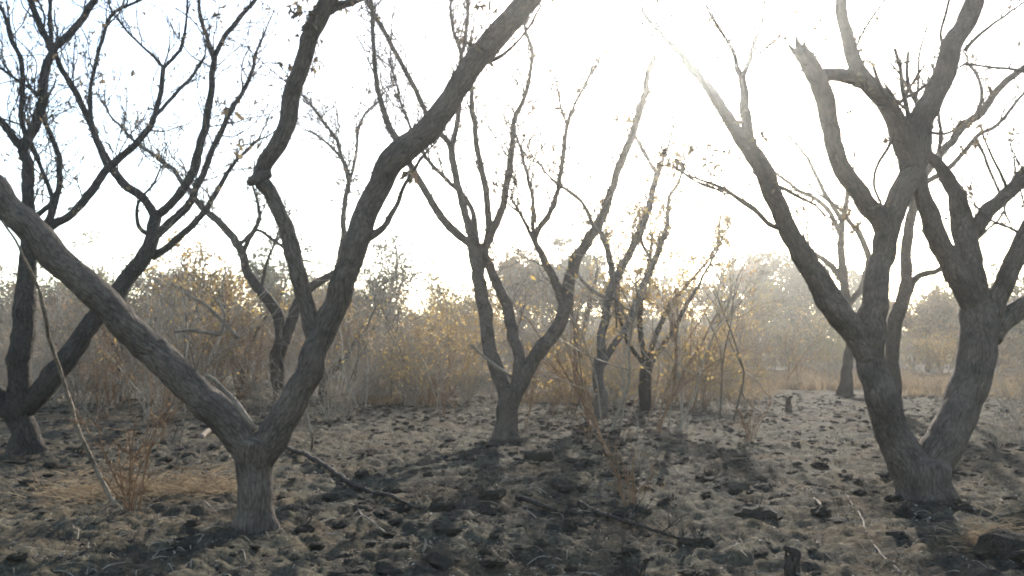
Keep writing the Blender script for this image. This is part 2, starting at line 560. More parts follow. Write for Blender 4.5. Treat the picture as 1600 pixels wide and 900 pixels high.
# ------------------------------------------------------------------ traced trees
def build_tree(name, label, cat, trunk, limbs, bark, d=None, group=None, twig_rate=2.0, twig_len=(0.3, 0.9), leaf_rate=0.3,
               leaf_mat=None, leaf_size=0.075, hero=False, seed=1, twig_mat=None, flare=(0.6, 0.2, 4, 0.4), upward=0.35, stubs=()):
    r = np.random.default_rng(seed)
    bx, by, bw = trunk[0]
    if d is None:
        d = ground_d(by, bx)
    base, mpp = P(bx, by, d)
    base = np.array((base[0], d, gh(base[0], d)))
    root = empty(name, base, label, cat, group)
    ids = {}

    def make(pts_px, d0, d1, part, parent, first):
        arr = np.array(pts_px, float)
        L = np.concatenate(([0], np.cumsum(np.hypot(np.diff(arr[:, 0]), np.diff(arr[:, 1])))))
        f = L / L[-1]
        dep = d0 + (d1 - d0) * f ** 1.3
        pw, rw = [], []
        for (px, py, w), dd in zip(arr, dep):
            p, k = P(px, py, dd)
            pw.append(p)
            rw.append(w * (0.42 if w > 14 else 0.47) * k)
        pw, rw = np.array(pw), np.array(rw)
        if first:       # root the trunk in the soil
            b = pw[0].copy()
            b[2] = base[2] - 0.12
            pw[0][2] = max(pw[0][2], base[2])
            if pw[1][2] - pw[0][2] < 0.02:
                pw[0] = b
            else:
                pw = np.vstack([b, pw])
                rw = np.concatenate(([rw[0]], rw))
        rm = rw.max()
        sides = 40 if rm > 0.16 else 26 if rm > 0.09 else 14 if rm > 0.035 else 8
        st = max(0.02, rw.mean() * 0.35) if hero else max(0.04, rw.mean() * 0.6)
        mb = MB()
        c, rr = tube(mb, pw, rw, sides, st, rough=0.24 if rm > 0.03 else 0.16, wander=min(0.05, 0.012 + rw.mean() * 0.3), seed=seed,
                     flare=flare if first else None)
        o = link(part, mb.mesh(part, base), bark, parent)
        return o, arr, dep, c, rr

    o, arr, dep, c, rr = make(trunk, d, d, 'trunk', root, True)
    ids['t'] = (o, arr, dep, root)
    tw, tips = MB(), []
    starts = [(l[1], l[3][0][0], l[3][0][1]) for l in limbs]
    for lid, par, lean, pts in limbs:
        po, pa, pd, pp = ids[par]
        # depth where it leaves its parent
        best, bd = None, 1e18
        x, y = pts[0][0], pts[0][1]
        for i in range(len(pa) - 1):
            ax, ay = pa[i][:2]
            bx2, by2 = pa[i + 1][:2]
            t = ((x - ax) * (bx2 - ax) + (y - ay) * (by2 - ay)) / max(1e-6, (bx2 - ax) ** 2 + (by2 - ay) ** 2)
            t = min(1, max(0, t))
            e = (ax + (bx2 - ax) * t - x) ** 2 + (ay + (by2 - ay) * t - y) ** 2
            if e < bd:
                bd, best = e, pd[i] + (pd[i + 1] - pd[i]) * t
        d0 = best
        sub = par != 't'
        # a limb's own offshoots are sub-parts of that limb, never deeper
        host = root if not sub else (po if po.parent == root else po.parent)
        o, arr, dep, c, rr = make(pts, d0, d0 + lean, 'branch' if sub else 'limb', host, False)
        ids[lid] = (o, arr, dep, host)
        # side twigs
        ln = np.linalg.norm(np.diff(c, axis=0), axis=1).sum()
        cnt = r.poisson(twig_rate * ln)
        for _ in range(cnt):
            i = int(len(c) * (0.15 + 0.84 * r.random() ** 0.7))
            i = min(i, len(c) - 2)
            if rr[i] > 0.10 and r.random() < 0.75:
                continue
            ax = c[i + 1] - c[i]
            ax /= np.linalg.norm(ax)
            dd = rnd_dir(r, ax + np.array((0, 0, 0.2)), 0.6)
            l = r.uniform(*twig_len)
            grow(tw, c[i], dd, l, min(max(0.005, l * 0.0105) * (1 if d < 15 else 1.3), rr[i] * 0.6), 0, r, upward, tips, (3, 2), 4, 8, 0.22, 0.6)
        # carry the end of the limb on
        end_r = rr[-1]
        ax = c[-1] - c[-4 if len(c) > 4 else 0]
        ax /= np.linalg.norm(ax) + 1e-9
        ex, ey, ew = pts[-1]
        forked = any(s[0] == lid and math.hypot(s[1] - ex, s[2] - ey) < max(14, ew * 1.6) for s in starts)
        if end_r < 0.16 and end_r > 0.004 and not forked and lid not in stubs:
            for _ in range(2):
                grow(tw, c[-1] - ax * end_r * 0.3, rnd_dir(r, ax, 0.3), min(1.8, max(0.35, end_r * 28)) * r.uniform(0.7, 1.2), end_r * 0.75, 0, r, upward, tips, (3, 2), 6, 8, 0.15)
    if not tw.empty():
        o = link('twigs', tw.mesh('twigs', base), twig_mat or M_TWIG, root)
        o['kind'] = 'stuff'
    if tips and leaf_rate > 0:
        tp = np.array(tips)
        k = r.random(len(tp)) < leaf_rate
        tp = tp[k]
        tp = np.repeat(tp, 3, 0) + r.normal(size=(len(tp) * 3, 3)) * 0.022
        if len(tp):
            lm = MB()
            leaves(lm, tp, leaf_size, 0.8, r)
            o = link('leaves', lm.mesh('leaves', base, False), leaf_mat or M_LEAF_DEAD, root)
            o['kind'] = 'stuff'
    return root


# front left: the big forked tree
build_tree('bare_tree', 'large grey bare tree forking low, its long left limb slanting out of the picture', 'tree',
    [(400, 815, 70), (400, 785, 61), (399, 745, 64), (398, 712, 74), (397, 690, 88)],
    [('L', 't', -0.7, [(395, 725, 50), (376, 685, 66), (335, 640, 64), (290, 592, 58), (235, 541, 55), (180, 491, 52), (135, 450, 51), (90, 405, 53), (50, 362, 52), (15, 322, 50), (-30, 272, 48), (-90, 200, 43), (-140, 120, 36)]),
     ('R', 't', 0.15, [(402, 728, 50), (422, 690, 62), (443, 652, 56), (470, 595, 50), (490, 555, 48), (508, 518, 50), (530, 460, 45), (554, 392, 46), (570, 342, 45), (590, 290, 45), (613, 246, 50), (650, 216, 45), (690, 180, 45), (715, 141, 43), (740, 102, 43), (775, 56, 43), (805, 20, 43), (835, -15, 41), (890, -90, 34)]),
     ('U', 'R', -0.35, [(500, 545, 36), (490, 515, 33), (483, 480, 31), (469, 430, 32), (455, 378, 32), (440, 335, 27), (427, 302, 26), (412, 277, 30), (420, 258, 30), (438, 212, 33), (452, 160, 32), (468, 105, 31), (480, 70, 31), (498, 30, 33), (515, -2, 33), (530, -45, 31), (560, -120, 26)]),
     ('u1', 'U', 0.3, [(515, 18, 15), (535, 8, 13), (556, 0, 11), (590, -14, 9)]),
     ('u2', 'U', -0.2, [(420, 270, 24), (405, 277, 20), (394, 282, 15)]),
     ('r1', 'R', 0.4, [(570, 375, 16), (590, 362, 12), (604, 348, 10), (620, 318, 8), (634, 285, 6), (655, 250, 5), (668, 235, 4)]),
     ('r2', 'R', -0.1, [(618, 246, 30), (606, 244, 22), (598, 250, 10)]),
     ('r3', 'R', 0.3, [(735, 112, 12), (755, 100, 9), (785, 85, 6), (810, 60, 4), (845, 10, 4)])],
    M_BARK, hero=True, seed=11, twig_rate=2.0, twig_len=(0.3, 1.0), leaf_rate=0.15, stubs=('u2', 'r2'))

# left: dark tree behind its slanting limb
build_tree('bare_tree', 'dark bare tree at the left edge behind the slanting limb of the large forked tree', 'tree',
    [(42, 705, 58), (40, 680, 46), (33, 655, 46), (28, 635, 52), (30, 612, 48)],
    [('A', 't', -0.3, [(30, 655, 30), (2, 628, 34), (-40, 590, 30), (-90, 540, 24)]),
     ('B', 't', 0.2, [(30, 640, 42), (31, 575, 38), (37, 520, 40), (40, 480, 38), (42, 430, 31), (44, 380, 25), (45, 340, 22), (46, 290, 20), (42, 255, 18), (36, 232, 18), (50, 205, 18), (64, 170, 18), (72, 130, 16), (78, 95, 15), (80, 74, 15)]),
     ('b1', 'B', -0.3, [(80, 78, 12), (70, 60, 11), (60, 40, 11), (52, 15, 10), (46, -15, 9)]),
     ('b2', 'B', 0.3, [(80, 78, 12), (105, 60, 12), (130, 27, 11), (150, 0, 11), (165, -30, 9)]),
     ('b3', 'B', 0.1, [(80, 75, 8), (78, 40, 7), (78, 0, 6), (77, -25, 6)]),
     ('b4', 'B', -0.2, [(38, 235, 14), (20, 215, 13), (5, 196, 12), (-20, 170, 10)]),
     ('b5', 'B', -0.3, [(60, 250, 9), (40, 210, 8), (33, 185, 8), (34, 160, 8), (38, 122, 8), (32, 92, 8), (15, 60, 7), (8, 30, 6), (-2, 8, 5)]),
     ('b6', 'B', -0.3, [(66, 152, 6), (45, 135, 5), (25, 122, 5), (0, 105, 4)]),
     ('b7', 'B', 0.2, [(50, 372, 12), (76, 345, 12), (88, 305, 10), (93, 265, 9), (90, 235, 9), (72, 190, 7), (66, 165, 5)]),
     ('b8', 'B', 0.5, [(46, 345, 10), (80, 318, 8), (75, 290, 7), (60, 255, 6), (45, 215, 5)]),
     ('D', 'B', 0.6, [(43, 425, 18), (60, 380, 17), (80, 354, 16), (115, 334, 15), (145, 300, 14), (168, 264, 13), (195, 240, 12), (225, 210, 11), (238, 185, 9), (250, 140, 8), (257, 103, 8)]),
     ('d1', 'D', 0.2, [(256, 106, 6), (240, 88, 5), (222, 72, 4), (195, 45, 4), (178, 20, 3)]),
     ('d2', 'D', -0.2, [(256, 106, 6), (275, 85, 6), (286, 70, 5), (292, 20, 4), (293, -10, 4)]),
     ('d3', 'D', 0.3, [(238, 186, 6), (270, 150, 6), (300, 120, 5), (320, 85, 4)]),
     ('d4', 'D', -0.2, [(168, 264, 9), (152, 225, 8), (141, 185, 7), (143, 130, 6), (160, 62, 6), (178, 20, 5), (230, -5, 4)]),
     ('C', 't', 0.9, [(40, 640, 34), (70, 602, 40), (100, 565, 37), (130, 522, 35), (155, 490, 33), (180, 470, 32), (205, 432, 30), (230, 396, 28), (240, 360, 24), (243, 335, 22)]),
     ('c1', 'C', -0.5, [(242, 338, 17), (225, 312, 16), (195, 286, 14), (172, 262, 14), (155, 226, 12), (140, 190, 11), (115, 140, 10), (95, 105, 9), (84, 84, 7)]),
     ('c2', 'C', 0.4, [(242, 338, 17), (257, 328, 16), (276, 309, 16), (295, 284, 14), (309, 246, 14), (318, 205, 13), (325, 165, 12), (332, 120, 10), (335, 88, 9), (322, 60, 7), (312, 20, 6), (310, -10, 5)]),
     ('c3', 'c2', -0.3, [(334, 92, 8), (350, 57, 8), (375, 30, 8), (395, 5, 7), (410, -20, 6)]),
     ('c4', 'C', 0.5, [(240, 372, 15), (268, 347, 14), (298, 316, 12), (312, 282, 11), (330, 240, 10), (355, 185, 9), (380, 140, 7), (393, 110, 6), (400, 80, 5)]),
     ('c5', 'C', 0.8, [(236, 402, 14), (265, 385, 12), (298, 356, 11), (320, 330, 10), (345, 286, 8), (370, 250, 6), (395, 225, 5)]),
     ('c6', 'C', -0.4, [(238, 372, 8), (218, 355, 7), (215, 320, 5), (240, 290, 4), (250, 265, 3)])],
    M_BARK_CHAR, hero=True, seed=23, twig_rate=6.30, twig_len=(0.4, 1.4), leaf_rate=0.045)

# between them, further back
build_tree('bare_tree', 'slim dark forked tree framed in the V of the large forked tree', 'tree',
    [(437, 622, 24), (434, 590, 25), (433, 558, 27), (442, 525, 28)],
    [('l', 't', 0.6, [(441, 535, 22), (432, 490, 21), (405, 452, 19), (386, 424, 17), (377, 395, 15), (355, 360, 13), (320, 326, 11), (290, 290, 9), (265, 260, 7), (215, 225, 5), (170, 180, 4)]),
     ('r', 't', 0.5, [(444, 535, 22), (458, 492, 20), (470, 465, 17), (500, 440, 13), (528, 422, 12), (534, 385, 10), (536, 350, 9), (541, 305, 8), (545, 288, 7), (525, 222, 6), (505, 190, 5), (475, 150, 4)]),
     ('r1', 'r', -0.3, [(544, 292, 6), (556, 240, 5), (561, 195, 5), (575, 172, 4), (592, 158, 3)]),
     ('r2', 'r', 0.2, [(545, 285, 6), (535, 250, 5), (500, 215, 4), (482, 205, 3)]),
     ('l1', 'l', -0.4, [(378, 398, 8), (388, 375, 8), (404, 350, 7), (405, 325, 6), (395, 290, 4)]),
     ('l2', 'l', 0.4, [(372, 385, 6), (400, 360, 5), (430, 378, 6), (450, 392, 5)]),
     ('l3', 'l', 0.3, [(408, 455, 6), (415, 415, 5), (430, 380, 4), (440, 350, 3)])],
    M_BARK_CHAR, d=20.5, seed=31, twig_rate=7, twig_len=(0.4, 1.4), leaf_rate=0.16)

# centre
build_tree('bare_tree', 'twin-stemmed bare tree standing alone in the middle of the clearing', 'tree',
    [(793, 685, 44), (793, 658, 37), (795, 630, 41), (796, 606, 46)],
    [('A', 't', 0.6, [(793, 628, 26), (783, 598, 27), (769, 558, 27), (758, 505, 26), (752, 460, 26), (748, 420, 25), (745, 396, 25), (743, 382, 24)]),
     ('a1', 'A', -0.6, [(742, 392, 16), (733, 380, 15), (714, 365, 14), (690, 338, 13), (665, 297, 12), (640, 257, 11), (617, 218, 11), (600, 180, 10), (590, 140, 9), (584, 90, 8), (582, 45, 7), (578, -10, 6)]),
     ('a2', 'A', 0.2, [(742, 392, 16), (735, 365, 14), (726, 335, 13), (715, 290, 12), (708, 250, 12), (705, 226, 11), (687, 206, 8), (665, 173, 8), (642, 128, 8), (620, 85, 8), (600, 50, 8), (582, 20, 7), (568, -10, 6)]),
     ('a3', 'a2', 0.3, [(706, 234, 9), (712, 200, 9), (717, 160, 8), (720, 90, 7), (710, 50, 6), (704, 15, 5), (708, -20, 4)]),
     ('a4', 'a3', -0.2, [(719, 92, 6), (728, 60, 6), (732, 20, 6), (730, -20, 5)]),
     ('a5', 'A', 0.8, [(745, 385, 10), (740, 345, 9), (728, 312, 8), (692, 276, 7), (662, 240, 6), (640, 200, 5), (615, 120, 4)]),
     ('B', 't', 1.0, [(798, 628, 22), (808, 590, 22), (808, 555, 22), (802, 520, 22), (792, 482, 20), (777, 440, 18), (763, 408, 17), (754, 386, 16)]),
     ('a6', 'B', 0.3, [(757, 392, 14), (765, 362, 13), (761, 310, 11), (750, 255, 10), (742, 205, 9), (738, 160, 8), (736, 120, 6)]),
     ('a7', 'B', -0.6, [(757, 392, 15), (772, 355, 14), (785, 318, 12), (794, 270, 11), (799, 220, 9), (804, 186, 8), (820, 148, 7), (832, 88, 6), (820, 35, 5), (845, -5, 5)]),
     ('C', 't', 0.9, [(800, 632, 24), (818, 590, 30), (838, 558, 28), (865, 524, 26), (884, 482, 25), (890, 442, 23), (900, 406, 21), (915, 384, 20), (934, 352, 18), (950, 312, 16), (965, 270, 15), (981, 225, 13), (997, 180, 12), (1008, 140, 10), (1018, 102, 8), (1023, 78, 6)]),
     ('c1', 'C', -0.5, [(884, 486, 17), (866, 436, 15), (848, 398, 12), (837, 373, 10), (851, 343, 9), (870, 304, 8), (880, 250, 8), (886, 195, 7), (895, 170, 5), (910, 140, 4), (928, 108, 3)]),
     ('c2', 'c1', 0.4, [(838, 378, 8), (832, 348, 7), (830, 300, 6), (816, 242, 5), (804, 212, 4)]),
     ('c3', 'c1', -0.4, [(836, 380, 7), (822, 352, 6), (808, 330, 5), (797, 310, 4)]),
     ('c4', 'c1', 0.3, [(886, 197, 5), (875, 165, 4), (868, 125, 3)]),
     ('c5', 'C', 0.6, [(930, 362, 7), (915, 322, 6), (890, 300, 6), (860, 278, 4), (838, 250, 3)]),
     ('c6', 'C', -0.3, [(935, 355, 8), (945, 380, 9), (955, 420, 8), (958, 450, 6)])],
    M_BARK, hero=True, seed=47, twig_rate=8, twig_len=(0.4, 1.4), leaf_rate=0.0458)

# right of the centre
build_tree('bare_tree', 'thin bare tree just right of the twin-stemmed tree, splitting into two straight stems', 'tree',
    [(938, 645, 25), (938, 615, 22), (936, 585, 21), (938, 560, 20)],
    [('l', 't', 0.5, [(938, 570, 17), (942, 520, 16), (950, 475, 15), (962, 436, 14), (984, 396, 13), (1004, 352, 12), (1018, 312, 11), (1028, 270, 10)]),
     ('l1', 'l', 0.3, [(1028, 274, 7), (1014, 250, 6), (1000, 228, 5), (992, 212, 4)]),
     ('l2', 'l', -0.3, [(1028, 274, 7), (1040, 242, 5), (1050, 212, 4), (1052, 190, 3)]),
     ('l3', 'l', 0.4, [(958, 446, 10), (952, 410, 9), (946, 378, 8), (938, 362, 6)]),
     ('r', 't', 0.4, [(938, 575, 12), (965, 530, 11), (985, 500, 12), (995, 470, 12), (1015, 425, 11), (1030, 392, 10), (1041, 352, 8), (1046, 312, 6), (1060, 284, 5), (1066, 248, 3)]),
     ('r1', 'r', 0.3, [(1022, 412, 6), (1008, 390, 5), (998, 366, 4)])],
    M_BARK_GREY, d=18.6, seed=53, twig_rate=7, twig_len=(0.4, 1.2), leaf_rate=0.3, leaf_mat=M_LEAF_OCHRE)

build_tree('bare_tree', 'short tree with a fire-blackened stubby trunk and rusty spray of thin stems', 'tree',
    [(1010, 632, 22), (1010, 605, 24), (1012, 578, 22), (1012, 560, 20)],
    [('a', 't', 0.3, [(1010, 570, 10), (1004, 540, 10), (1000, 500, 9), (1004, 455, 8), (1014, 420, 7), (1020, 370, 5)]),
     ('b', 't', 0.5, [(1013, 570, 10), (1022, 530, 9), (1040, 490, 8), (1065, 455, 7), (1090, 428, 5), (1120, 385, 4)]),
     ('c', 't', -0.4, [(1014, 572, 9), (1035, 540, 8), (1060, 500, 7), (1095, 440, 5), (1130, 370, 3)]),
     ('d', 't', -0.2, [(1008, 572, 8), (985, 540, 7), (970, 500, 6), (965, 470, 4)])],
    M_BARK_CHAR, d=20.5, seed=59, twig_rate=4.80, twig_len=(0.4, 1.1), leaf_rate=0.55, leaf_mat=M_LEAF_OCHRE, twig_mat=M_RUST)

# front right
build_tree('bare_tree', 'massive front right tree with two dark trunks splitting at ground level and a broken stub', 'tree',
    [(1441, 775, 96), (1440, 760, 94), (1439, 742, 98), (1438, 725, 100)],
    [('L', 't', 0.1, [(1436, 755, 66), (1424, 730, 72), (1403, 690, 66), (1383, 640, 59), (1367, 590, 54), (1361, 545, 53), (1363, 500, 52), (1373, 450, 45), (1383, 400, 41), (1387, 360, 41), (1398, 320, 40), (1414, 280, 42), (1429, 240, 44), (1441, 200, 43), (1455, 160, 41), (1471, 120, 38), (1490, 70, 37), (1509, 25, 35), (1525, -15, 33), (1548, -80, 28)]),
     ('a', 'L', -0.45, [(1386, 372, 34), (1373, 345, 34), (1354, 325, 34), (1334, 295, 33), (1315, 255, 32), (1301, 212, 32), (1290, 170, 33), (1279, 132, 36), (1266, 104, 33), (1251, 82, 27)]),
     ('a1', 'a', 0.05, [(1262, 96, 17), (1250, 78, 14), (1243, 58, 3)]), ('a2', 'a', -0.05, [(1264, 96, 15), (1259, 80, 12), (1258, 66, 3)]), ('a3', 'a', 0.0, [(1256, 94, 14), (1243, 82, 11), (1232, 72, 3)]),
     ('b', 'L', 0.25, [(1424, 262, 40), (1412, 222, 38), (1400, 190, 34), (1382, 162, 32), (1360, 135, 31), (1342, 102, 27), (1331, 72, 24), (1322, 40, 22), (1316, 0, 20), (1311, -45, 17)]),
     ('ab', 'a', 0.55, [(1282, 118, 24), (1303, 116, 25), (1330, 120, 26), (1354, 130, 27)]),
     ('d', 'L', -0.3, [(1358, 560, 44), (1338, 525, 46), (1317, 498, 49), (1295, 466, 47), (1270, 425, 42), (1246, 385, 37), (1225, 346, 34), (1205, 306, 34), (1190, 270, 33), (1176, 242, 33), (1160, 214, 25), (1136, 180, 22), (1110, 145, 20), (1088, 114, 17), (1070, 88, 12)]),
     ('d1', 'd', 0.35, [(1180, 252, 25), (1172, 218, 23), (1167, 180, 20), (1162, 145, 17), (1159, 115, 13)]),
     ('d2', 'd', -0.3, [(1232, 362, 11), (1202, 350, 9), (1180, 330, 8), (1150, 310, 7), (1120, 291, 6), (1090, 280, 4)]),
     ('d3', 'd', 0.3, [(1190, 285, 7), (1215, 292, 7), (1245, 305, 6), (1275, 320, 5)]),
     ('s1', 'L', 0.3, [(1460, 140, 8), (1476, 92, 6), (1471, 50, 5), (1481, 10, 5), (1486, -15, 4)]),
     ('s2', 'L', 0.3, [(1404, 162, 7), (1430, 146, 6), (1458, 122, 5)]),
     ('s3', 'L', 0.4, [(1508, 78, 7), (1525, 58, 6), (1545, 40, 5), (1575, 22, 4), (1605, 2, 3)]),
     ('s4', 'L', -0.2, [(1400, 200, 6), (1388, 228, 6), (1370, 258, 5), (1364, 288, 5), (1374, 318, 4)]),
     ('s5', 'b', 0.2, [(1332, 92, 5), (1345, 60, 4), (1362, 30, 4), (1385, -5, 3)]),
     ('R', 't', 0.35, [(1442, 755, 64), (1458, 728, 72), (1480, 690, 68), (1501, 640, 68), (1518, 590, 67), (1530, 545, 66), (1535, 512, 66), (1530, 485, 62)]),
     ('e', 'R', -0.4, [(1530, 500, 44), (1512, 460, 43), (1491, 420, 41), (1471, 380, 38), (1453, 332, 34), (1441, 296, 28), (1432, 262, 20), (1424, 225, 14)]),
     ('f', 'R', 0.5, [(1534, 500, 48), (1524, 455, 46), (1514, 400, 43), (1505, 350, 40), (1497, 312, 32), (1484, 281, 25), (1466, 256, 20), (1448, 240, 16)]),
     ('g', 'f', 0.2, [(1512, 376, 28), (1540, 338, 27), (1570, 306, 26), (1600, 272, 26), (1645, 222, 22)]),
     ('h', 'R', -0.2, [(1540, 510, 40), (1558, 475, 38), (1570, 440, 34), (1585, 405, 33), (1601, 374, 32), (1625, 325, 28)]),
     ('i', 'R', 0.5, [(1545, 525, 44), (1570, 500, 40), (1600, 475, 37), (1640, 442, 34), (1690, 400, 28)]),
     ('g1', 'g', 0.2, [(1580, 300, 9), (1596, 292, 7), (1612, 296, 6)]),
     ('g2', 'g', -0.3, [(1575, 305, 6), (1562, 270, 5), (1548, 235, 4), (1535, 200, 3)]),
     ('h1', 'h', 0.2, [(1600, 372, 7), (1580, 360, 5), (1552, 345, 4), (1525, 320, 3)])],
    M_BARK, hero=True, seed=61, twig_rate=1.9, twig_len=(0.4, 1.2), leaf_rate=0.08, flare=(0.4, 0.2, 4, 1.2), stubs=('ab', 'a', 'a1', 'a2', 'a3'))

# behind the right-hand giant
build_tree('bare_tree', 'slender dark tree rising left of the massive two-trunked tree, behind its left limb', 'tree',
    [(1320, 615, 26), (1323, 575, 19), (1329, 535, 17), (1323, 485, 16), (1320, 445, 15), (1315, 415, 14)],
    [('a', 't', -0.4, [(1316, 425, 13), (1314, 375, 11), (1318, 340, 9), (1325, 308, 7), (1318, 280, 5)]),
     ('b', 'a', 0.5, [(1314, 368, 9), (1298, 336, 8), (1280, 315, 7), (1250, 300, 6), (1225, 280, 5), (1198, 262, 4)]),
     ('c', 'a', -0.5, [(1317, 348, 8), (1292, 308, 7), (1276, 276, 6), (1256, 240, 5), (1226, 205, 4), (1198, 184, 3)]),
     ('d', 't', 0.3, [(1318, 440, 12), (1300, 418, 10), (1284, 404, 8), (1265, 392, 6)]),
     ('e', 't', 0.4, [(1322, 480, 10), (1345, 450, 11), (1357, 418, 11), (1350, 380, 10), (1334, 354, 8), (1318, 330, 6), (1290, 310, 4)])],
    M_BARK_CHAR, d=25, seed=67, twig_rate=3.5, twig_len=(0.5, 1.3), leaf_rate=0.08)

build_tree('bare_tree', 'charred tree whose upper limbs sweep right behind the massive two-trunked tree', 'tree',
    [(1400, 655, 28), (1396, 600, 23), (1393, 555, 23), (1398, 512, 25), (1407, 478, 25)],
    [('a', 't', -0.6, [(1406, 485, 24), (1415, 440, 21), (1418, 390, 19), (1421, 350, 18), (1430, 310, 16), (1442, 278, 14), (1458, 255, 14), (1480, 228, 13), (1502, 198, 13), (1530, 176, 12), (1552, 150, 12), (1580, 122, 11), (1606, 100, 10), (1650, 60, 8)]),
     ('b', 'a', 0.5, [(1447, 285, 9), (1475, 268, 9), (1500, 246, 8), (1525, 215, 7), (1560, 194, 6), (1590, 156, 5), (1612, 130, 4)]),
     ('c', 't', 0.4, [(1408, 490, 14), (1420, 452, 13), (1436, 432, 11), (1464, 423, 9), (1490, 402, 8), (1512, 386, 6), (1540, 360, 5)]),
     ('d', 'a', -0.3, [(1524, 182, 7), (1534, 150, 6), (1530, 122, 5), (1512, 98, 4)]),
     ('e', 'a', 0.2, [(1524, 214, 6), (1536, 240, 5), (1545, 260, 5), (1570, 320, 4)]),
     ('f', 'a', 0.3, [(1466, 245, 7), (1470, 205, 6), (1465, 170, 5)])],
    M_BARK_CHAR, d=17, seed=71, twig_rate=3.5, twig_len=(0.4, 1.0), leaf_rate=0.1)

# small charred stems further off
for k, (lab, tr, lb) in enumerate([
    ('small crooked burnt tree under the slanting limb, left of the thicket', [(180, 628, 15), (184, 605, 13), (186, 575, 12)],
     [('a', 't', 0.1, [(186, 580, 10), (182, 550, 9), (168, 528, 8), (158, 505, 5)]), ('b', 't', 0.2, [(186, 580, 8), (188, 545, 7), (190, 510, 5), (196, 470, 4)])]),
    ('little blackened forked tree between the limbs of the large forked tree', [(376, 605, 15), (377, 582, 13), (377, 565, 13)],
     [('a', 't', 0.2, [(377, 570, 10), (366, 545, 10), (360, 520, 8), (352, 480, 5)]), ('b', 't', -0.2, [(377, 572, 9), (388, 548, 9), (400, 520, 7), (420, 490, 5)])]),
    ('bent black snag leaning right beside the right limb of the large forked tree', [(504, 624, 13), (507, 598, 14), (512, 584, 13)],
     [('a', 't', 0.1, [(508, 594, 12), (526, 572, 11), (540, 556, 9), (545, 548, 6)]), ('b', 't', 0.3, [(508, 594, 7), (506, 560, 6), (512, 530, 4)])]),
    ('dark slim tree behind the thin stems, right of the short blackened trunk', [(915, 605, 14), (912, 570, 12), (908, 530, 12)],
     [('a', 't', 0.2, [(908, 535, 10), (895, 495, 8), (880, 455, 6)]), ('b', 't', -0.2, [(908, 535, 9), (918, 495, 8), (925, 455, 6), (935, 420, 4)])])]):
    build_tree('burnt_tree', lab, 'tree', tr, lb, M_BARK_CHAR, seed=80 + k, twig_rate=2.40, twig_len=(0.5, 1.4), leaf_rate=0.12)



# ------------------------------------------------------------------ trees beyond the clearing
def crown_tree(px, d, top, width, leafm, label, seed, n_leaf=2600, lsize=0.16, dense=1.0, trunk_h=0.3, group='trees at the far side of the clearing', bark=None):
    r = np.random.default_rng(seed)
    b, k = P(px, 545, d)
    base = np.array((b[0], d, gh(b[0], d) if d < 70 else -0.02))
    H = P(px, top, d)[0][2] - base[2]
    Wd = width * k * 0.5
    root = empty('woodland_tree', base, label, 'tree', group)
    mb = MB()
    top_t = np.array((r.normal() * .3, r.normal() * .3, H * 0.62))
    tube(mb, [base + (0, 0, -.15), base + top_t * 0.35 + r.normal(size=3) * .1, base + top_t], [H * .028, H * .022, H * .012], 9, .5, rough=.12, seed=seed, flare=(.4, .3, 3, 0))
    link('trunk', mb.mesh('trunk', base), bark or M_BARK_GREY, root)
    tw, tips = MB(), []
    nb = 11
    for i in range(nb):
        f = trunk_h + (0.62 - trunk_h) * (i / (nb - 1))
        a = i * 2.4 + r.normal() * .4
        z = r.uniform(0.35, 1.0)
        tgt = np.array((math.cos(a) * Wd * r.uniform(.5, .95), math.sin(a) * Wd * r.uniform(.4, .9), H * (f + (0.97 - f) * z)))
        st = top_t * (f / 0.62)
        dv = tgt - st
        L = np.linalg.norm(dv)
        grow(tw, base + st, dv / L, L, H * .011, 0, r, 0.12, tips, (4, 3), 5, 7, 0.16, 0.6)
    o = link('limbs', tw.mesh('limbs', base), bark or M_BARK_GREY, root)
    o['kind'] = 'stuff'
    tp = np.array(tips)
    # clumps of leaves gathered round some of the twig ends, gaps left round the others
    c = tp[r.random(len(tp)) < 0.35 * dense]
    per = max(3, int(n_leaf / max(1, len(c))))
    pos = np.repeat(c, per, 0)
    cl = np.repeat(r.uniform(0.12, 0.42, len(c)), per)[:, None] * (H / 9)
    pos = pos + r.normal(size=pos.shape) * cl * np.array((1.3, 1.3, .8))
    pos = pos[pos[:, 2] > base[2] + 0.3]
    lm = MB()
    leaves(lm, pos, lsize, 0.4, r, narrow=.6)
    o = link('crown', lm.mesh('crown', base, False), leafm, root)
    o['kind'] = 'stuff'
    return root


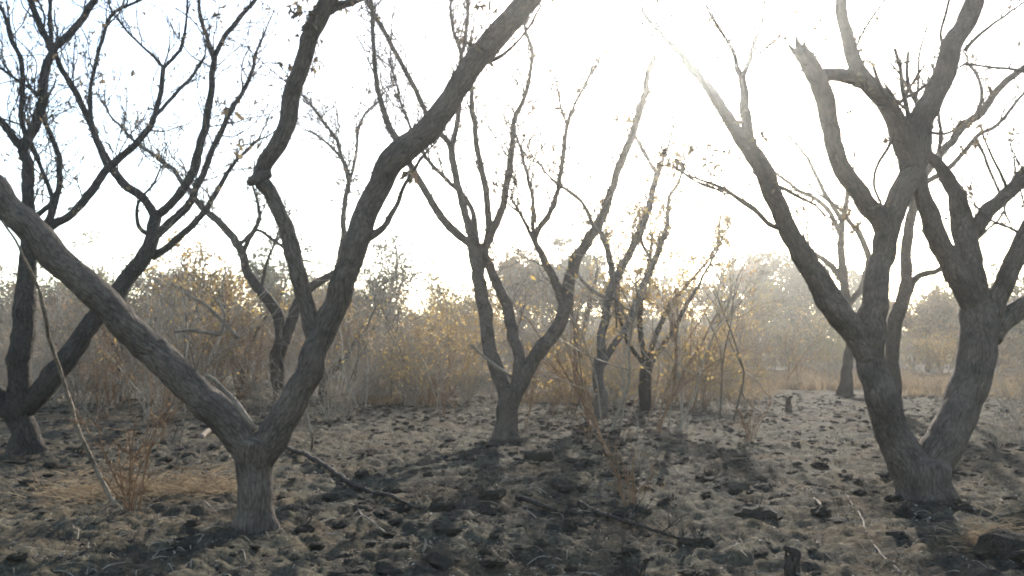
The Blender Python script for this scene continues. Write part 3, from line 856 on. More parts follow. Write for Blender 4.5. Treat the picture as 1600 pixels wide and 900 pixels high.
for i, (px, d, top, w, lm, nl, lab) in enumerate([
    (40, 48, 440, 190, M_LEAF_RUST, 2200, 'brown-leaved tree at the far left beyond the dark edge tree'),
    (150, 62, 425, 150, M_LEAF_OLIVE, 2200, 'olive tree beyond the thicket, above the slanting limb near the left edge'),
    (265, 44, 432, 140, M_LEAF_RUST, 2200, 'rusty tree in the left thicket with a rounded top'),
    (325, 40, 398, 120, M_LEAF_OCHRE, 1500, 'yellowing loose tree above the thicket left of the large forked tree fork'),
    (430, 58, 418, 130, M_LEAF_GREEN, 2200, 'grey-green tree seen through the V of the large forked tree'),
    (492, 75, 440, 110, M_LEAF_GREEN, 1800, 'small far grey tree low behind the right limb of the large forked tree'),
    (612, 46, 398, 130, M_LEAF_GREEN, 1500, 'lacy thin-leaved tree right of the large forked tree, left of the centre'),
    (560, 70, 445, 110, M_LEAF_GREEN, 1800, 'low grey-green tree touching the right limb of the large forked tree'),
    (700, 52, 448, 120, M_LEAF_OLIVE, 1600, 'low olive tree just left of the twin-stemmed tree'),
    (820, 50, 396, 120, M_LEAF_RUST, 4200, 'dense brown round-crowned tree behind the twin-stemmed tree'),
    (882, 55, 392, 120, M_LEAF_GREEN, 4200, 'dense dull green round-crowned tree beside the brown one in the centre'),
    (975, 72, 428, 130, M_LEAF_GREEN, 2200, 'pale hazy tree behind the two straight thin stems'),
    (1050, 80, 440, 100, M_LEAF_GREEN, 1800, 'faint hazy tree behind the rusty spray of stems'),
    (1125, 60, 425, 80, M_LEAF_RUST, 1500, 'small brown crown low in the haze left of the tall green crown'),
    (1185, 66, 404, 92, M_LEAF_GREEN, 3800, 'tall hazy green crown left of the slanting branch of the massive tree'),
    (1245, 70, 410, 86, M_LEAF_GREEN, 3200, 'hazy broken crown right beside the tall green crown'),
    (1340, 78, 428, 110, M_LEAF_GREEN, 2400, 'hazy tree behind the slender tree and the massive tree'),
    (1448, 52, 462, 110, M_LEAF_RUST, 3000, 'round brown crown framed between the two trunks of the massive tree'),
    (1530, 60, 448, 120, M_LEAF_OLIVE, 2400, 'yellow-green tree behind the right trunk of the massive tree'),
    (1600, 48, 430, 130, M_LEAF_GREEN, 2600, 'green tree cut by the right edge of the picture')]):
    crown_tree(px, d, top - 8, w, lm, lab, 300 + i, int(nl * (2.4 if nl > 2800 else 1.5)), 0.21 if d < 55 else 0.27, 1.5 if nl > 2800 else 1.0)


# the wood far behind, one mass
def far_wood():
    r = np.random.default_rng(5)
    lm, tw = MB(), MB()
    for i in range(560):
        a = r.uniform(-44, 44)
        d = r.uniform(78, 150)
        x, y = d * math.sin(R(a)), d * math.cos(R(a))
        H = r.uniform(4.6, 8.2) * (0.7 + 0.5 * (0.5 + 0.5 * float(vnoise2(np.array([a / 4.0]), np.array([0.5]), 77)[0])))
        wd = H * r.uniform(.35, .55)
        tube(tw, [(x, y, -.2), (x + r.normal() * .3, y, H * .4), (x + r.normal() * .5, y, H * .8)], [H * .03, H * .022, .03], 5, 2, cap=False)
        nc = 16
        c = np.stack([r.normal(size=nc) * wd * .5, r.normal(size=nc) * wd * .5, H * r.uniform(.18, .95, nc)], 1) + (x, y, 0)
        pos = np.repeat(c, 26, 0)
        pos = pos + r.normal(size=pos.shape) * np.array((.5, .5, .35))
        leaves(lm, pos, 0.34, .3, r, narrow=.7)
    o = link('distant_woodland', lm.mesh('distant_woodland', (0, 0, 0), False), M_LEAF_GREEN)
    tag(o, 'hazy belt of low woodland closing the far side of the clearing', 'woodland', None, 'stuff')
    o2 = link('woodland_trunks', tw.mesh('woodland_trunks'), M_BARK_GREY, o)
    o2['kind'] = 'stuff'


far_wood()


# ------------------------------------------------------------------ shrubs
def make_shrub(seed, H, stems, spread, kids, leafm, per_tip, lsize, stemm, rad=0.012, frac=0.6):
    r = np.random.default_rng(seed)
    mb, tips = MB(), []
    for i in range(stems):
        a = r.uniform(0, 2 * math.pi)
        lean = spread * r.random() ** .7
        dv = np.array((math.cos(a) * lean, math.sin(a) * lean, 1.0))
        dv /= np.linalg.norm(dv)
        p = np.array((r.normal() * .10, r.normal() * .10, -0.08))
        grow(mb, p, dv, H * r.uniform(.6, 1.02), rad * r.uniform(.7, 1.4), 0, r, 0.1, tips, kids, 5, 8, 0.13, 0.55)
    me1 = mb.mesh('stems')
    me1.materials.append(stemm)
    tp = np.array(tips)
    tp = tp[(r.random(len(tp)) < frac) & (tp[:, 2] > H * .12)]
    me2 = None
    if per_tip and len(tp):
        pos = np.repeat(tp, per_tip, 0)
        pos = pos + r.normal(size=pos.shape) * 0.07
        lm = MB()
        leaves(lm, pos, lsize, .8, r)
        me2 = lm.mesh('leaves', (0, 0, 0), False)
        me2.materials.append(leafm)
    return me1, me2


SHRUB = {
    'bare': [make_shrub(401, 3.2, 10, .55, (4, 3, 2), M_LEAF_DEAD, 1, .06, M_BRUSH, .015, .12), make_shrub(402, 3.2, 8, .7, (5, 3, 2), M_LEAF_DEAD, 1, .06, M_BRUSH, .017, .12),
             make_shrub(403, 3.2, 13, .45, (4, 3, 1), M_LEAF_DEAD, 1, .06, M_BRUSH, .013, .15)],
    'rust': [make_shrub(411, 3.0, 11, .6, (4, 3, 1), M_LEAF_RUST, 2, .075, M_RUST, .013, .45), make_shrub(412, 3.0, 9, .75, (5, 3, 1), M_LEAF_RUST, 2, .075, M_BRUSH, .014, .4)],
    'ochre': [make_shrub(421, 3.0, 10, .6, (4, 3, 1), M_LEAF_OCHRE, 2, .08, M_RUST, .013, .5), make_shrub(422, 3.0, 12, .5, (4, 3, 1), M_LEAF_OCHRE, 2, .075, M_BRUSH, .012, .5)],
    'olive': [make_shrub(431, 3.0, 11, .65, (4, 3, 1), M_LEAF_OLIVE, 3, .08, M_BRUSH, .013, .7), make_shrub(432, 3.0, 9, .6, (5, 3, 1), M_LEAF_GREEN, 3, .08, M_BRUSH, .014, .7)],
}
SHRUB['sapling'] = [make_shrub(441, 3.0, 3, .35, (4, 3, 1), M_LEAF_OCHRE, 2, .06, M_BRUSH, .016, .18), make_shrub(442, 3.0, 2, .3, (5, 3, 1), M_LEAF_DEAD, 1, .06, M_TWIG, .018, .12),
                    make_shrub(443, 3.0, 4, .45, (4, 3, 1), M_LEAF_OCHRE, 2, .06, M_RUST, .014, .3)]
shr = np.random.default_rng(91)


def shrub(px, d, h, kind, label, group=None, wide=1.0, var=None):
    x = P(px, 545, d)[0][0]
    me1, me2 = SHRUB[kind][(shr.integers(10) if var is None else var) % len(SHRUB[kind])]
    root = empty('dry_shrub', (x, d, gh(x, d)), label, 'shrub', group)
    s = h / 3.0
    root.scale = (s * wide, s * wide, s)
    root.rotation_euler = (0, 0, shr.uniform(0, 6.28))
    o = link('stems', me1, None, root)
    o['kind'] = 'stuff'
    if me2:
        o = link('leaves', me2, None, root)
        o['kind'] = 'stuff'
    return root


def zone(n, x0, x1, d0, d1, h0, h1, kinds, label, group):
    for i in range(n):
        f = (i + shr.uniform(.1, .9)) / n
        d = d0 + (d1 - d0) * shr.random()
        shrub(x0 + (x1 - x0) * f, d, h0 * .8 + (h1 * 1.12 - h0 * .8) * shr.random() ** 1.5, kinds[int(shr.integers(len(kinds)))], label, group, shr.uniform(.85, 1.25))


zone(14, -60, 250, 19, 36, 2.4, 4.0, ('bare', 'bare', 'rust', 'bare'), 'grey-brown dry shrub in the thicket beneath and left of the slanting limb', 'shrubs of the left thicket')
zone(11, 250, 500, 23, 40, 2.6, 4.4, ('bare', 'rust', 'bare', 'bare'), 'dense dry shrub in the thicket inside the V of the large forked tree', 'shrubs inside the V of the forked tree')
zone(14, 520, 760, 25, 42, 2.6, 4.2, ('rust', 'bare', 'ochre', 'bare'), 'dry brown shrub in the thicket left of the twin-stemmed tree', 'shrubs left of the central tree')
zone(14, 800, 1010, 24, 40, 2.4, 4.0, ('bare', 'ochre', 'rust', 'bare'), 'dry leafy shrub in the thicket behind the central trees', 'shrubs behind the central trees')
zone(11, 1020, 1180, 27, 44, 2.4, 3.8, ('ochre', 'rust', 'bare'), 'rusty dry shrub in the thicket between the rusty spray and the open grass', 'shrubs right of the rusty spray')
zone(12, 1150, 1420, 46, 62, 2.6, 4.2, ('olive', 'rust', 'ochre', 'olive'), 'hazy bush along the back of the straw-coloured opening', 'bushes behind the open grass')
zone(9, 1410, 1680, 40, 58, 2.6, 4.4, ('ochre', 'olive', 'ochre', 'rust'), 'yellowish bush beyond the trunks of the massive tree', 'bushes behind the massive tree')
zone(26, -80, 1180, 42, 64, 3.2, 5.2, ('bare', 'rust', 'olive', 'bare'), 'tall hazy bush at the back of the thicket', 'bushes at the back of the thicket')
zone(9, 800, 1140, 14.5, 24, 2.4, 4.2, ('sapling',), 'tall thin bare sapling among the trees right of the centre', 'thin saplings right of the centre')
zone(6, 470, 720, 19, 27, 2.4, 4.0, ('sapling',), 'tall thin bare sapling between the large forked tree and the central tree', 'thin saplings left of the centre')
zone(9, 60, 440, 17, 28, 2.2, 4.2, ('sapling',), 'thin bare sapling in front of the left thicket', 'thin saplings before the left thicket')
zone(5, 1120, 1320, 24, 40, 1.6, 3.2, ('sapling',), 'thin dry sapling standing in the straw-coloured opening', 'thin saplings in the opening')
zone(9, 880, 1180, 20, 25, 1.4, 2.6, ('ochre', 'bare', 'ochre'), 'yellow-leaved tangled shrub between the thin trees right of the centre', 'yellow shrubs among the thin trees')
zone(6, 540, 760, 21, 26, 1.2, 2.4, ('bare', 'ochre', 'rust'), 'tangled golden-brown shrub between the large forked tree and the central tree', 'tangled shrubs left of the centre')
zone(5, 1440, 1620, 20, 28, .8, 1.5, ('rust', 'ochre', 'bare'), 'low dry shrub in the gap right of the massive tree', 'low shrubs right of the massive tree')
zone(16, -60, 560, 17, 24, .9, 1.9, ('bare', 'bare', 'rust'), 'low burnt shrub along the front of the left thicket', 'low shrubs fronting the left thicket')
zone(12, 560, 1150, 21, 28, .8, 1.8, ('bare', 'rust', 'bare'), 'low burnt shrub along the front of the central thicket', 'low shrubs fronting the central thicket')
for a in [
    (675, 23.5, 2.6, 'rust', 'rust-brown shrub growing over the short brown stump', 1.0, 1),
    (1100, 22, 2.9, 'ochre', 'tall yellow-leaved shrub with long thin stems in front of the haze', .9, 0),
    (965, 21, 1.7, 'ochre', 'low golden shrub at the foot of the two-stemmed thin tree', 1.2, 1),
    (735, 30, 3.4, 'ochre', 'yellow-leaved shrub close against the left of the twin-stemmed tree', .9, 1),
    (1590, 15.5, 1.25, 'bare', 'low grey twiggy shrub at the right edge beyond the massive tree', 1.1, 0),
    (1470, 42, 2.6, 'ochre', 'golden bush seen between the two trunks of the massive tree', 1.3, 0),
    (1300, 40, 2.2, 'olive', 'yellow-green bush left of the slender tree trunk', 1.2, 0),
    (330, 24, 3.6, 'ochre', 'shrub with yellow leaves high in the V of the large forked tree', .8, 0),
    (600, 24.5, 1.2, 'rust', 'low rusty shrub on the pale straw patch left of the stump', 1.6, 1),
    (1240, 36, .9, 'ochre', 'low golden tuft-like shrub in the straw-coloured opening', 1.6, 1)]:
    shrub(*a[:5], None, a[5], a[6])

# ------------------------------------------------------------------ dry grass
def blades(mb, x, y, h, r, lean=.35, w=.006):
    n = len(x)
    z = ground_h(x, y)
    p = np.stack([x, y, z - .02], 1)
    a = r.uniform(0, 6.283, n)
    l = r.normal(size=(n, 2)) * lean
    side = np.stack([np.cos(a), np.sin(a), np.zeros(n)], 1) * np.broadcast_to(w, (n,))[:, None]
    m = p + np.stack([l[:, 0] * h * .4, l[:, 1] * h * .4, h * .6], 1)
    t = p + np.stack([l[:, 0] * h * 1.1, l[:, 1] * h * 1.1, h * r.uniform(.6, 1, n)], 1)
    v = np.stack([p - side, p + side, m + side * .7, m - side * .7, t], 1).reshape(-1, 3)
    k = np.arange(n) * 5
    mb.add(v, np.vstack([np.stack([k, k + 1, k + 2, k + 3], 1), np.stack([k + 3, k + 2, k + 4, k + 4], 1)]))


def grass():
    r = np.random.default_rng(8)
    mb = MB()

    def patch(n, x0, x1, d0, d1, h0, h1, cl=60, w=.012):
        # clumped: many blades round each clump centre
        cx = r.uniform(x0, x1, n // cl)
        cd = r.uniform(d0, d1, n // cl)
        X = (cx - 800) / F * cd
        x = np.repeat(X, cl) + r.normal(size=len(X) * cl) * .28
        y = np.repeat(cd, cl) + r.normal(size=len(X) * cl) * .28
        blades(mb, x, y, r.uniform(h0, h1, len(x)), r, .4, w)
    patch(15000, 1120, 1420, 29, 50, .2, .55)
    patch(10000, 1390, 1640, 26, 46, .15, .4)
    patch(3000, 555, 680, 22.5, 25, .1, .3, 60, .009)
    patch(1800, 830, 930, 22, 27, .12, .3, 40, .009)
    patch(2000, 1040, 1200, 24, 30, .12, .35, 40, .009)
    patch(2500, -60, 1150, 22, 40, .1, .35, 20, .009)
    o = link('dry_grass', mb.mesh('dry_grass', (0, 0, 0), False), M_STRAW)
    tag(o, 'straw-coloured dry grass left unburnt around the edge of the clearing', 'grass', None, 'stuff')


grass()


def grass_mat(px, py, wpx, n, label, seed, height=.10):
    """flattened straw lying in a swathe"""
    r = np.random.default_rng(seed)
    d = ground_d(py, px)
    x0 = P(px, py, d)[0][0]
    w = wpx / F * d
    base = np.array((x0, d, gh(x0, d)))
    x = x0 + r.normal(size=n) * w * .26
    y = d + r.normal(size=n) * .22
    z = ground_h(x, y) + r.random(n) ** 2.5 * height * (.4 + vnoise2(x * 4, y * 5, 71) ** 2 * 3)
    a = r.normal(size=n) * .5 + np.where(r.random(n) < .5, 0, math.pi)
    L = r.uniform(.10, .34, n)
    dv = np.stack([np.cos(a) * L, np.sin(a) * L * .5, np.abs(r.normal(size=n)) * .09 - .02], 1)
    p = np.stack([x, y, z], 1)
    s = np.stack([np.zeros(n), np.full(n, .5), np.full(n, .8)], 1) * .0045
    v = np.stack([p - s, p + s, p + dv * .5 + s + (0, 0, .012), p + dv * .5 - s + (0, 0, .012), p + dv], 1).reshape(-1, 3)
    k = np.arange(n) * 5
    mb = MB()
    mb.add(v, np.vstack([np.stack([k, k + 1, k + 2, k + 3], 1), np.stack([k + 3, k + 2, k + 4, k + 4], 1)]))
    o = link('flattened_grass', mb.mesh('flattened_grass', base, False), M_STRAW)
    o.location = base
    tag(o, label, 'grass patch')


grass_mat(165, 765, 170, 700, 'flattened straw patch left of the reddish sapling', 21)
grass_mat(285, 765, 170, 700, 'flattened straw patch between the reddish sapling and the large forked trunk', 22)


# ------------------------------------------------------------------ clods and tussocks
def clod_mesh(seed, stubs):
    r = np.random.default_rng(seed)
    nu, nv = 12, 6
    th = np.linspace(0, 2 * math.pi, nu, endpoint=False)
    ph = np.linspace(-0.35, math.pi / 2 - .12, nv)
    t, p = np.meshgrid(th, ph)
    v = np.stack([np.cos(t) * np.cos(p), np.sin(t) * np.cos(p), np.sin(p) * .62], 2).reshape(-1, 3)
    v = v * (1 + .75 * fbm(v * 1.9 + seed * 3.1, 4, seed))[:, None]
    i, j = np.meshgrid(np.arange(nv - 1), np.arange(nu), indexing='ij')
    i, j = i.ravel(), j.ravel()
    j2 = (j + 1) % nu
    q = np.stack([i * nu + j, i * nu + j2, (i + 1) * nu + j2, (i + 1) * nu + j], 1)
    mb = MB()
    v = np.vstack([v, [[0, 0, .62]]])
    k = np.arange(nu)
    e = (nv - 1) * nu
    q = np.vstack([q, np.stack([e + k, e + (k + 1) % nu, np.full(nu, e + nu), np.full(nu, e + nu)], 1)])
    mb.add(v, q)
    for s in range(stubs):
        a = r.uniform(0, 6.28)
        rr = r.random() ** .5 * .75
        b = np.array((math.cos(a) * rr, math.sin(a) * rr, .35 * (1 - rr * .5)))
        dv = np.array((math.cos(a) * rr * .8, math.sin(a) * rr * .8, 1.0)) + r.normal(size=3) * .35
        l = r.uniform(.2, .75)
        tube(mb, [b, b + dv * l * .6, b + dv * l + r.normal(size=3) * .08], [.05, .035, .012], 3, l, cap=False)
    me = mb.mesh('charred_tussock', (0, 0, 0), False)
    me.materials.append(M_CLOD)
    return me, mb


CL = [clod_mesh(500 + i, s) for i, s in enumerate((0, 8, 0, 5, 12, 0, 26))]
LUMP = [clod_mesh(520 + i, 0) for i in range(4)]
KEEP_OFF = []
for o in bpy.data.objects:
    if o.name.startswith(('bare_tree', 'burnt_tree')) and o.parent is None:
        KEEP_OFF.append((o.location.x, o.location.y, .45))


def clods():
    r = np.random.default_rng(66)
    n = 14000
    a = R(34) * r.uniform(-1, 1, n)
    d = np.sqrt(r.uniform(3.3 ** 2, 27 ** 2, n))
    x, y = d * np.tan(a), d
    keep = vnoise2(x / 1.6, y / 1.6, 44) + r.normal(size=n) * .6 > -.25
    for kx, ky, kr in KEEP_OFF:
        keep &= np.hypot(x - kx, y - ky) > kr
    x, y = x[keep], y[keep]
    s = np.exp(r.normal(size=len(x)) * .6) * .030
    s = np.clip(s, .013, .095)
    z = ground_h(x, y)
    order = np.argsort(-s / y)
    mb = MB()
    for c, i in enumerate(order):
        if c < 300:
            me = CL[int(r.integers(len(CL)))][0]
            o = link('charred_tussock', me)
            o.location = (x[i], y[i], z[i] + .004)
            o.scale = (s[i] * r.uniform(.8, 1.4), s[i] * r.uniform(.8, 1.3), s[i] * r.uniform(.5, 1.0))
            o.rotation_euler = (r.normal() * .12, r.normal() * .12, r.uniform(0, 6.28))
            tag(o, 'small charred clod or tussock stub on the ash-covered clearing', 'tussock', 'charred tussocks scattered over the clearing')
        else:
            b = LUMP[int(r.integers(4))][1]
            t = r.uniform(0, 6.28)
            vv = b.v[0] * s[i] * np.array((r.uniform(.8, 1.5), 1, r.uniform(.4, .9)))
            rot = np.array(((math.cos(t), -math.sin(t), 0), (math.sin(t), math.cos(t), 0), (0, 0, 1)))
            mb.add(vv @ rot.T + (x[i], y[i], z[i]), b.q[0])
    o = link('small_clods', mb.mesh('small_clods', (0, 0, 0), False), M_CLOD)
    tag(o, 'small dark clods strewn over the rest of the ash-covered ground', 'clods', None, 'stuff')


clods()


def big_clod(px, py, w, h, label, seed, var=2, name='charred_tussock', cat='tussock'):
    d = ground_d(py, px)
    x = P(px, py, d)[0][0]
    k = d / F
    o = link(name, CL[var][0])
    o.location = (x, d, gh(x, d))
    o.scale = (w * k * .5, w * k * .45, h * k * .8)
    o.rotation_euler = (0, 0, seed)
    tag(o, label, cat)
    return o


big_clod(1572, 885, 105, 70, 'large rounded charred mound with pale straw on top, bottom right corner', 1, 5)
grass_mat(1568, 868, 80, 260, 'pinch of pale straw lying on the charred mound at bottom right', 33, .16)
for a in [(765, 782, 44, 26, 'flat dark mound in front of the twin-stemmed tree, left of the short black stick', 1.3, 4),
          (840, 722, 50, 22, 'low black mound just right of the twin-stemmed tree shadow', 2.1, 2),
          (985, 800, 60, 34, 'black root crown under the burnt shrub stems', 2.9, 2),
          (1085, 855, 52, 34, 'dark clod at the right end of the fallen charred stick', .3, 4),
          (1185, 805, 70, 28, 'wide dark mound in the middle right of the clearing', 4.1, 3),
          (690, 792, 40, 26, 'dark clod beside the far end of the long fallen stick', 5.0, 1),
          (1110, 742, 26, 22, 'small jagged black stub right of the burnt shrub', 2.2, 6),
          (540, 885, 60, 26, 'broad dark mound at the bottom edge left of centre', .8, 4),
          (985, 893, 60, 44, 'black tussock cut by the bottom edge right of centre', .2, 6)]:
    big_clod(*a)


def stump(px, py, wpx, hpx, label, m, seed):
    d = ground_d(py, px)
    x = P(px, py, d)[0][0]
    k = d / F
    b = np.array((x, d, gh(x, d)))
    r = np.random.default_rng(seed)
    mb = MB()
    h = hpx * k
    pts = [b + (0, 0, -.06), b + (0.0, 0, h * .4), b + (r.normal() * h * .06, 0, h * .8), b + (r.normal() * h * .1, r.normal() * h * .08, h)]
    w = wpx * k * .5
    tube(mb, pts, [w, w * .9, w * .7, w * .3], 16, h / 12, rough=.45, seed=seed, flare=(.5, h * .25, 4, 1))
    for i in range(5):
        a = i * 1.3 + r.normal() * .2
        q = b + (math.cos(a) * w * .6, math.sin(a) * w * .6, h * .55)
        tube(mb, [q, q + (math.cos(a) * w * .1, math.sin(a) * w * .1, h * r.uniform(.3, .6))], [w * .28, w * .05], 5, h * .2, rough=.3, seed=seed + i)
    o = link('burnt_stump', mb.mesh('burnt_stump', b), m)
    o.location = b
    tag(o, label, 'stump')


stump(1237, 893, 24, 42, 'jagged little charred stump at the bottom edge, left of the massive tree shadow', M_BARK_CHAR, 3)
stump(676, 633, 15, 42, 'short brown stump in front of the rust-brown shrub, left of the centre', M_RUST, 4)
stump(1232, 640, 10, 26, 'thin broken stump in the straw-coloured opening', M_BARK_CHAR, 6)


# ------------------------------------------------------------------ sticks, stems and saplings
def stick(name, label, cat, pts, m, sides=8, seed=1, twigs=0, ground=False):
    """pts: (px, py, width px, distance or None for on the ground)"""
    r = np.random.default_rng(seed)
    pw, rw = [], []
    for px, py, w, d in pts:
        if d is None:
            d = ground_d(py, px)
            p, k = P(px, py, d)
            p[2] = max(p[2], gh(p[0], p[1])) + w * .4 * d / F
        else:
            p, k = P(px, py, d)
        pw.append(p)
        rw.append(w * .5 * k)
    b = np.array((pw[0][0], pw[0][1], pw[0][2]))
    mb = MB()
    c, rr = tube(mb, pw, rw, sides, .05, rough=.35, wander=.022, seed=seed)
    for i in range(twigs):
        j = int(r.uniform(.15, .9) * (len(c) - 1))
        ax = c[min(j + 1, len(c) - 1)] - c[j]
        ax /= np.linalg.norm(ax) + 1e-9
        grow(mb, c[j], rnd_dir(r, ax, .7), r.uniform(.1, .4), rr[j] * .55, 1, r, .1, None, (2, 2), 4, 6, .2)
    o = link(name, mb.mesh(name, b), m)
    o.location = b
    tag(o, label, cat)
    return o


stick('leaning_stem', 'long thin pale stem curving down in front of the slanting limb at left', 'stem',
      [(184, 792, 8, 7.65), (166, 768, 7, 7.6), (140, 712, 7, 7.45), (112, 640, 6, 7.2), (98, 595, 6, 7.0), (80, 530, 6, 6.75), (60, 455, 5, 6.4), (30, 385, 4, 6.1), (4, 345, 3, 6.0)], M_PALE, seed=3)
stick('wedged_stick', 'pale dead stick lying along the top of the slanting limb near its fork', 'stick',
      [(398, 672, 9, 6.74), (385, 655, 8, 6.70), (362, 622, 8, 6.68), (335, 592, 7, 6.66), (322, 585, 5, 6.64)], M_PALE, seed=4)
stick('fallen_stick', 'long dark stick lying on the ash right of the large forked trunk', 'stick',
      [(448, 702, 7, None), (500, 730, 8, None), (560, 765, 8, None), (610, 782, 7, None), (655, 797, 5, None)], M_BARK_CHAR, seed=5, twigs=2)
stick('fallen_stick', 'charred forked stick lying in front of the burnt shrub', 'stick',
      [(904, 786, 6, None), (930, 800, 8, None), (985, 818, 7, None), (1030, 832, 6, None), (1065, 846, 4, None)], M_BARK_CHAR, seed=6, twigs=4)
stick('fallen_stick', 'short black stick left of the charred forked stick', 'stick',
      [(808, 782, 8, None), (838, 790, 9, None), (868, 799, 7, None)], M_BARK_CHAR, seed=7)
stick('fallen_stick', 'short pale stick lying left of the massive tree foot, tilted down right', 'stick',
      [(1272, 785, 3, None), (1284, 797, 5, None), (1294, 806, 3, None)], M_PALE, seed=8)
stick('fallen_stick', 'thin pale-tipped twig near the bottom edge in front of the massive tree', 'stick',
      [(1325, 785, 2, None), (1345, 815, 3, None), (1370, 862, 3, None), (1402, 896, 4, None)], M_PALE, seed=9, twigs=3)
stick('fallen_stick', 'tiny pale chip of wood left of the large forked trunk', 'stick',
      [(314, 686, 8, None), (322, 680, 9, None), (330, 675, 6, None)], M_PALE, seed=10)
stick('fallen_stick', 'pale thin stick on the bare ash at lower centre left', 'stick',
      [(548, 788, 2, None), (575, 810, 3, None), (604, 832, 2, None)], M_PALE, seed=11)
stick('fallen_stick', 'small bright stick standing out near the bottom edge at centre', 'stick',
      [(660, 862, 4, 5.95), (665, 850, 5, 5.96), (664, 840, 3, 5.97)], M_PALE, seed=12)
stick('peeled_strip', 'crooked pale strip hanging down beside the right limb of the large forked tree', 'stick',
      [(487, 702, 4, None), (489, 680, 5, 12.0), (483, 660, 5, 12.0), (478, 640, 4, 12.0), (470, 622, 3, 12.0)], M_PALE, seed=13)
stick('dead_branch', 'bright bent dead branch sticking out level in the thicket inside the V', 'branch',
      [(272, 518, 4, 17), (300, 516, 5, 17), (328, 521, 6, 17), (345, 522, 6, 17), (350, 508, 5, 17), (352, 490, 4, 17), (338, 470, 4, 17.2)], M_PALE, seed=14)
stick('dead_branch', 'pale straight dead branch slanting down to the right in the thicket inside the V', 'branch',
      [(372, 528, 7, 17.5), (345, 500, 7, 17.4), (318, 475, 6, 17.3), (288, 458, 4, 17.2)], M_PALE, seed=15)
stick('dead_branch', 'smooth pale arching branch in front of the two straight thin stems', 'branch',
      [(985, 503, 4, 14.5), (968, 484, 5, 14.5), (948, 468, 6, 14.5), (925, 452, 6, 14.6), (905, 430, 5, 14.8), (893, 405, 4, 15)], M_PALE, seed=16)
stick('dead_branch', 'pale twig crossing the foot of the twin-stemmed tree from the left', 'branch',
      [(800, 588, 4, 12.7), (775, 572, 5, 12.7), (750, 552, 4, 12.8), (735, 540, 3, 12.9)], M_PALE, seed=17)
stick('dead_branch', 'pale broken sapling propped at the foot of the thin two-stemmed tree', 'branch',
      [(952, 720, 6, None), (940, 690, 6, 11.2), (928, 650, 5, 11.3), (921, 622, 4, 11.4), (915, 606, 3, 11.4)], M_RUST, seed=18, twigs=3)


def sapling(px, py, top, n, spread, m, label, seed, leafm=None, kids=(3, 2), rad=.006, name='burnt_sapling', cat='sapling', lsize=.035, frac=.35):
    r = np.random.default_rng(seed)
    d = ground_d(py, px)
    x = P(px, py, d)[0][0]
    b = np.array((x, d, gh(x, d)))
    H = P(px, top, d)[0][2] - b[2]
    root = empty(name, b, label, cat)
    tips = []
    for i in range(n):
        mb = MB()
        a = r.uniform(0, 6.28)
        l = spread * r.random() ** .6 if i else spread * .1
        dv = np.array((math.cos(a) * l, math.sin(a) * l * .7, 1))
        dv /= np.linalg.norm(dv)
        grow(mb, b + (r.normal() * .025, r.normal() * .025, -.04), dv, H * (1.03 if i == 0 else r.uniform(.35, .95)), rad * r.uniform(.7, 1.2), 0, r, .08, tips, kids, 5, 8, .10, .5)
        link('stem', mb.mesh('stem', b), m, root)
    if leafm:
        tp = np.array(tips)
        tp = tp[r.random(len(tp)) < frac]
        lm = MB()
        leaves(lm, tp, lsize, .8, r)
        if not lm.empty():
            o = link('leaves', lm.mesh('leaves', b, False), leafm, root)
            o['kind'] = 'stuff'


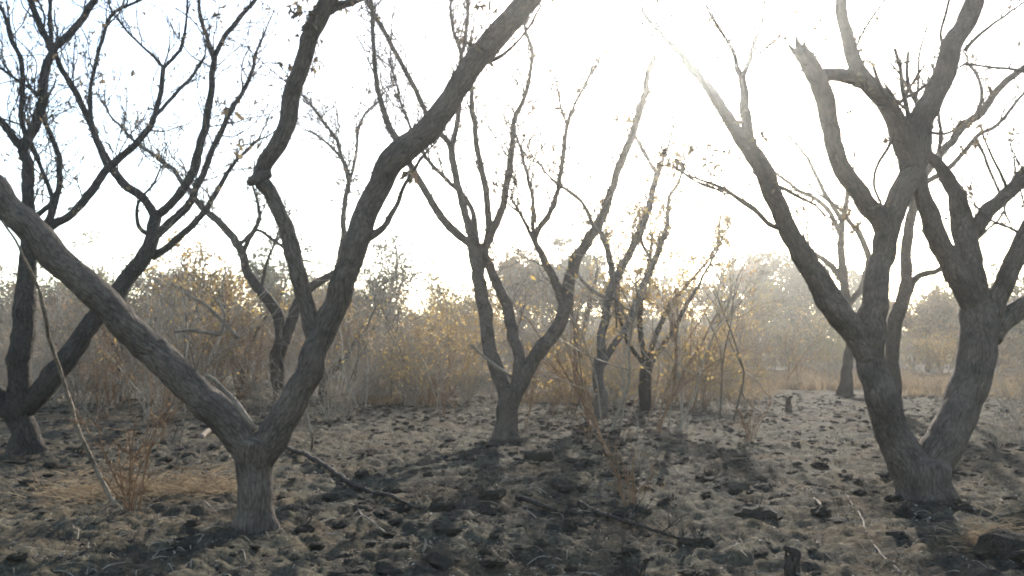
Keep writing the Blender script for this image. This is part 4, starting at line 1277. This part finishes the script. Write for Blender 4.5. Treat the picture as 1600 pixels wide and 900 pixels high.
for a, kw in [
    ((202, 788, 560, 7, .35, M_RUST, 'reddish upright sapling with dry side shoots rising from the straw patch', 31), dict(leafm=M_LEAF_RUST, rad=.009)),
    ((985, 795, 660, 11, .55, M_RUST, 'burnt shrub of thin fanned stems in the middle of the clearing', 32), dict(kids=(2, 1), leafm=M_LEAF_DEAD, rad=.0065, name='burnt_shrub', cat='shrub')),
    ((1172, 690, 605, 8, .4, M_RUST, 'small reddish dry weed standing alone right of the burnt shrub', 33), dict(leafm=M_LEAF_RUST)),
    ((275, 722, 640, 5, .3, M_TWIG, 'dark thin sprout left of the large forked trunk', 34), {}),
    ((1060, 832, 770, 7, .6, M_PALE, 'little pale dead sprout beside the charred forked stick', 35), dict(rad=.004)),
    ((1595, 690, 560, 8, .5, M_BRUSH, 'twiggy dry shrub touching the right edge behind the massive tree', 36), dict(leafm=M_LEAF_DEAD, rad=.008, name='dry_shrub', cat='shrub')),
    ((1010, 730, 655, 6, .5, M_BRUSH, 'faint thin-stemmed weed behind the burnt shrub', 37), dict(leafm=M_LEAF_DEAD, rad=.004)),
    ((920, 690, 610, 6, .5, M_RUST, 'rusty weed in front of the thin two-stemmed tree', 38), dict(leafm=M_LEAF_RUST, rad=.005)),
    ((695, 650, 590, 5, .4, M_RUST, 'small brown weed right of the short brown stump', 39), dict(leafm=M_LEAF_RUST)),
    ((140, 672, 585, 6, .5, M_BRUSH, 'thin dry weed between the dark edge tree and the reddish sapling', 40), dict(leafm=M_LEAF_DEAD)),
    ((255, 690, 560, 7, .5, M_RUST, 'tall wispy reddish weed behind the reddish sapling', 41), dict(leafm=M_LEAF_RUST)),
    ((340, 640, 530, 6, .5, M_TWIG, 'dark wispy sapling just above the slanting limb near its fork', 42), dict(leafm=M_LEAF_DEAD)),
    ((865, 645, 540, 7, .5, M_RUST, 'rusty dry weed right of the twin-stemmed tree foot', 43), dict(leafm=M_LEAF_OCHRE)),
    ((1065, 655, 350, 3, .12, M_BRUSH, 'tall single dry stalk rising above the rusty spray', 44), dict(leafm=M_LEAF_DEAD, rad=.012, kids=(2, 1))),
    ((1080, 640, 440, 7, .5, M_RUST, 'tall rusty sapling with yellow leaves left of the open grass', 45), dict(leafm=M_LEAF_OCHRE, rad=.012, lsize=.07, frac=.7)),
    ((1510, 655, 590, 7, .6, M_BRUSH, 'low dry weed beside the right trunk of the massive tree', 46), dict(leafm=M_LEAF_DEAD)),
    ((1560, 700, 640, 7, .6, M_BRUSH, 'low dead weed in the shade right of the massive tree', 47), dict(leafm=M_LEAF_DEAD, rad=.004)),
    ((480, 812, 770, 7, .6, M_TWIG, 'little dead sprig at the right foot of the large forked trunk', 48), dict(rad=.004)),
    ((205, 775, 700, 9, .6, M_RUST, 'rusty low tuft at the foot of the reddish sapling', 49), dict(leafm=M_LEAF_RUST, rad=.004)),
]:
    sapling(*a, **kw)


# ------------------------------------------------------------------ litter
def litter():
    r = np.random.default_rng(12)
    n = 60000
    a = R(36) * r.uniform(-1, 1, n)
    d = 2.6 + 27 * r.random(n) ** 1.5
    x, y = d * np.tan(a), d
    k = vnoise2(x / .9, y / .9, 61) + r.normal(size=n) * .7 > 0
    x, y = x[k], y[k]
    mb = MB()
    leaves(mb, np.stack([x, y, ground_h(x, y) + .006], 1), .026, 0, r, .55, True)
    o = link('leaf_litter', mb.mesh('leaf_litter', (0, 0, 0), False), M_LITTER)
    tag(o, 'curled dead leaves, a few coloured pale as sunlit glints, strewn over the burnt ground', 'litter', None, 'stuff')
    mb = MB()
    n = 2600
    a = R(36) * r.uniform(-1, 1, n)
    d = 2.8 + 22 * r.random(n) ** 1.3
    for ai, di in zip(a, d):
        xx, yy = di * math.tan(ai), di
        t = r.uniform(0, math.pi)
        l = r.uniform(.04, .22)
        dx, dy = math.cos(t) * l, math.sin(t) * l
        z0, z1 = gh(xx, yy), gh(xx + dx, yy + dy)
        w = r.uniform(.0015, .005)
        tube(mb, [(xx, yy, z0 + w), (xx + dx * .5 + r.normal() * .01, yy + dy * .5 + r.normal() * .01, max(z0, z1) + .012 + w), (xx + dx, yy + dy, z1 + w + .004)], [w, w, w * .6], 3, l, cap=False)
    o = link('twig_litter', mb.mesh('twig_litter'), M_BRUSH)
    tag(o, 'short dry twigs strewn over the burnt ground', 'litter', None, 'stuff')
    # charred grass bristles between the clods
    mb = MB()
    n = 30000
    c = 2500
    a = R(36) * r.uniform(-1, 1, c)
    d = np.sqrt(r.uniform(9, 24 ** 2, c))
    x = np.repeat(d * np.tan(a), n // c) + r.normal(size=n) * .035
    y = np.repeat(d, n // c) + r.normal(size=n) * .035
    blades(mb, x, y, r.uniform(.02, .085, n), r, .6, .0028)
    o = link('burnt_grass_bristles', mb.mesh('burnt_grass_bristles', (0, 0, 0), False), M_CLOD)
    tag(o, 'short charred grass bristles between the clods', 'grass', None, 'stuff')


litter()

# ------------------------------------------------------------------ hazy, smoky air
def build_haze():
    x0, x1, y0, y1, z0, z1 = -5200, 5200, -5200, 5200, -1.3, 14.0
    v = [(x, y, z) for z in (z0, z1) for y in (y0, y1) for x in (x0, x1)]
    q = [(0, 2, 3, 1), (4, 5, 7, 6), (0, 1, 5, 4), (2, 6, 7, 3), (0, 4, 6, 2), (1, 3, 7, 5)]
    me = bpy.data.meshes.new('haze')
    me.from_pydata(v, [], q)
    m = bpy.data.materials.new('haze')
    m.use_nodes = True
    nt = m.node_tree
    nt.nodes.remove(nt.nodes['Principled BSDF'])
    pv = nt.nodes.new('ShaderNodeVolumePrincipled')
    pv.inputs['Color'].default_value = (0.93, 0.93, 0.91, 1)
    pv.inputs['Density'].default_value = HAZE_DENSITY
    pv.inputs['Anisotropy'].default_value = HAZE_G
    nt.links.new(pv.outputs[0], nt.nodes['Material Output'].inputs['Volume'])
    o = link('haze', me, m)
    tag(o, kind='stuff')


build_haze()
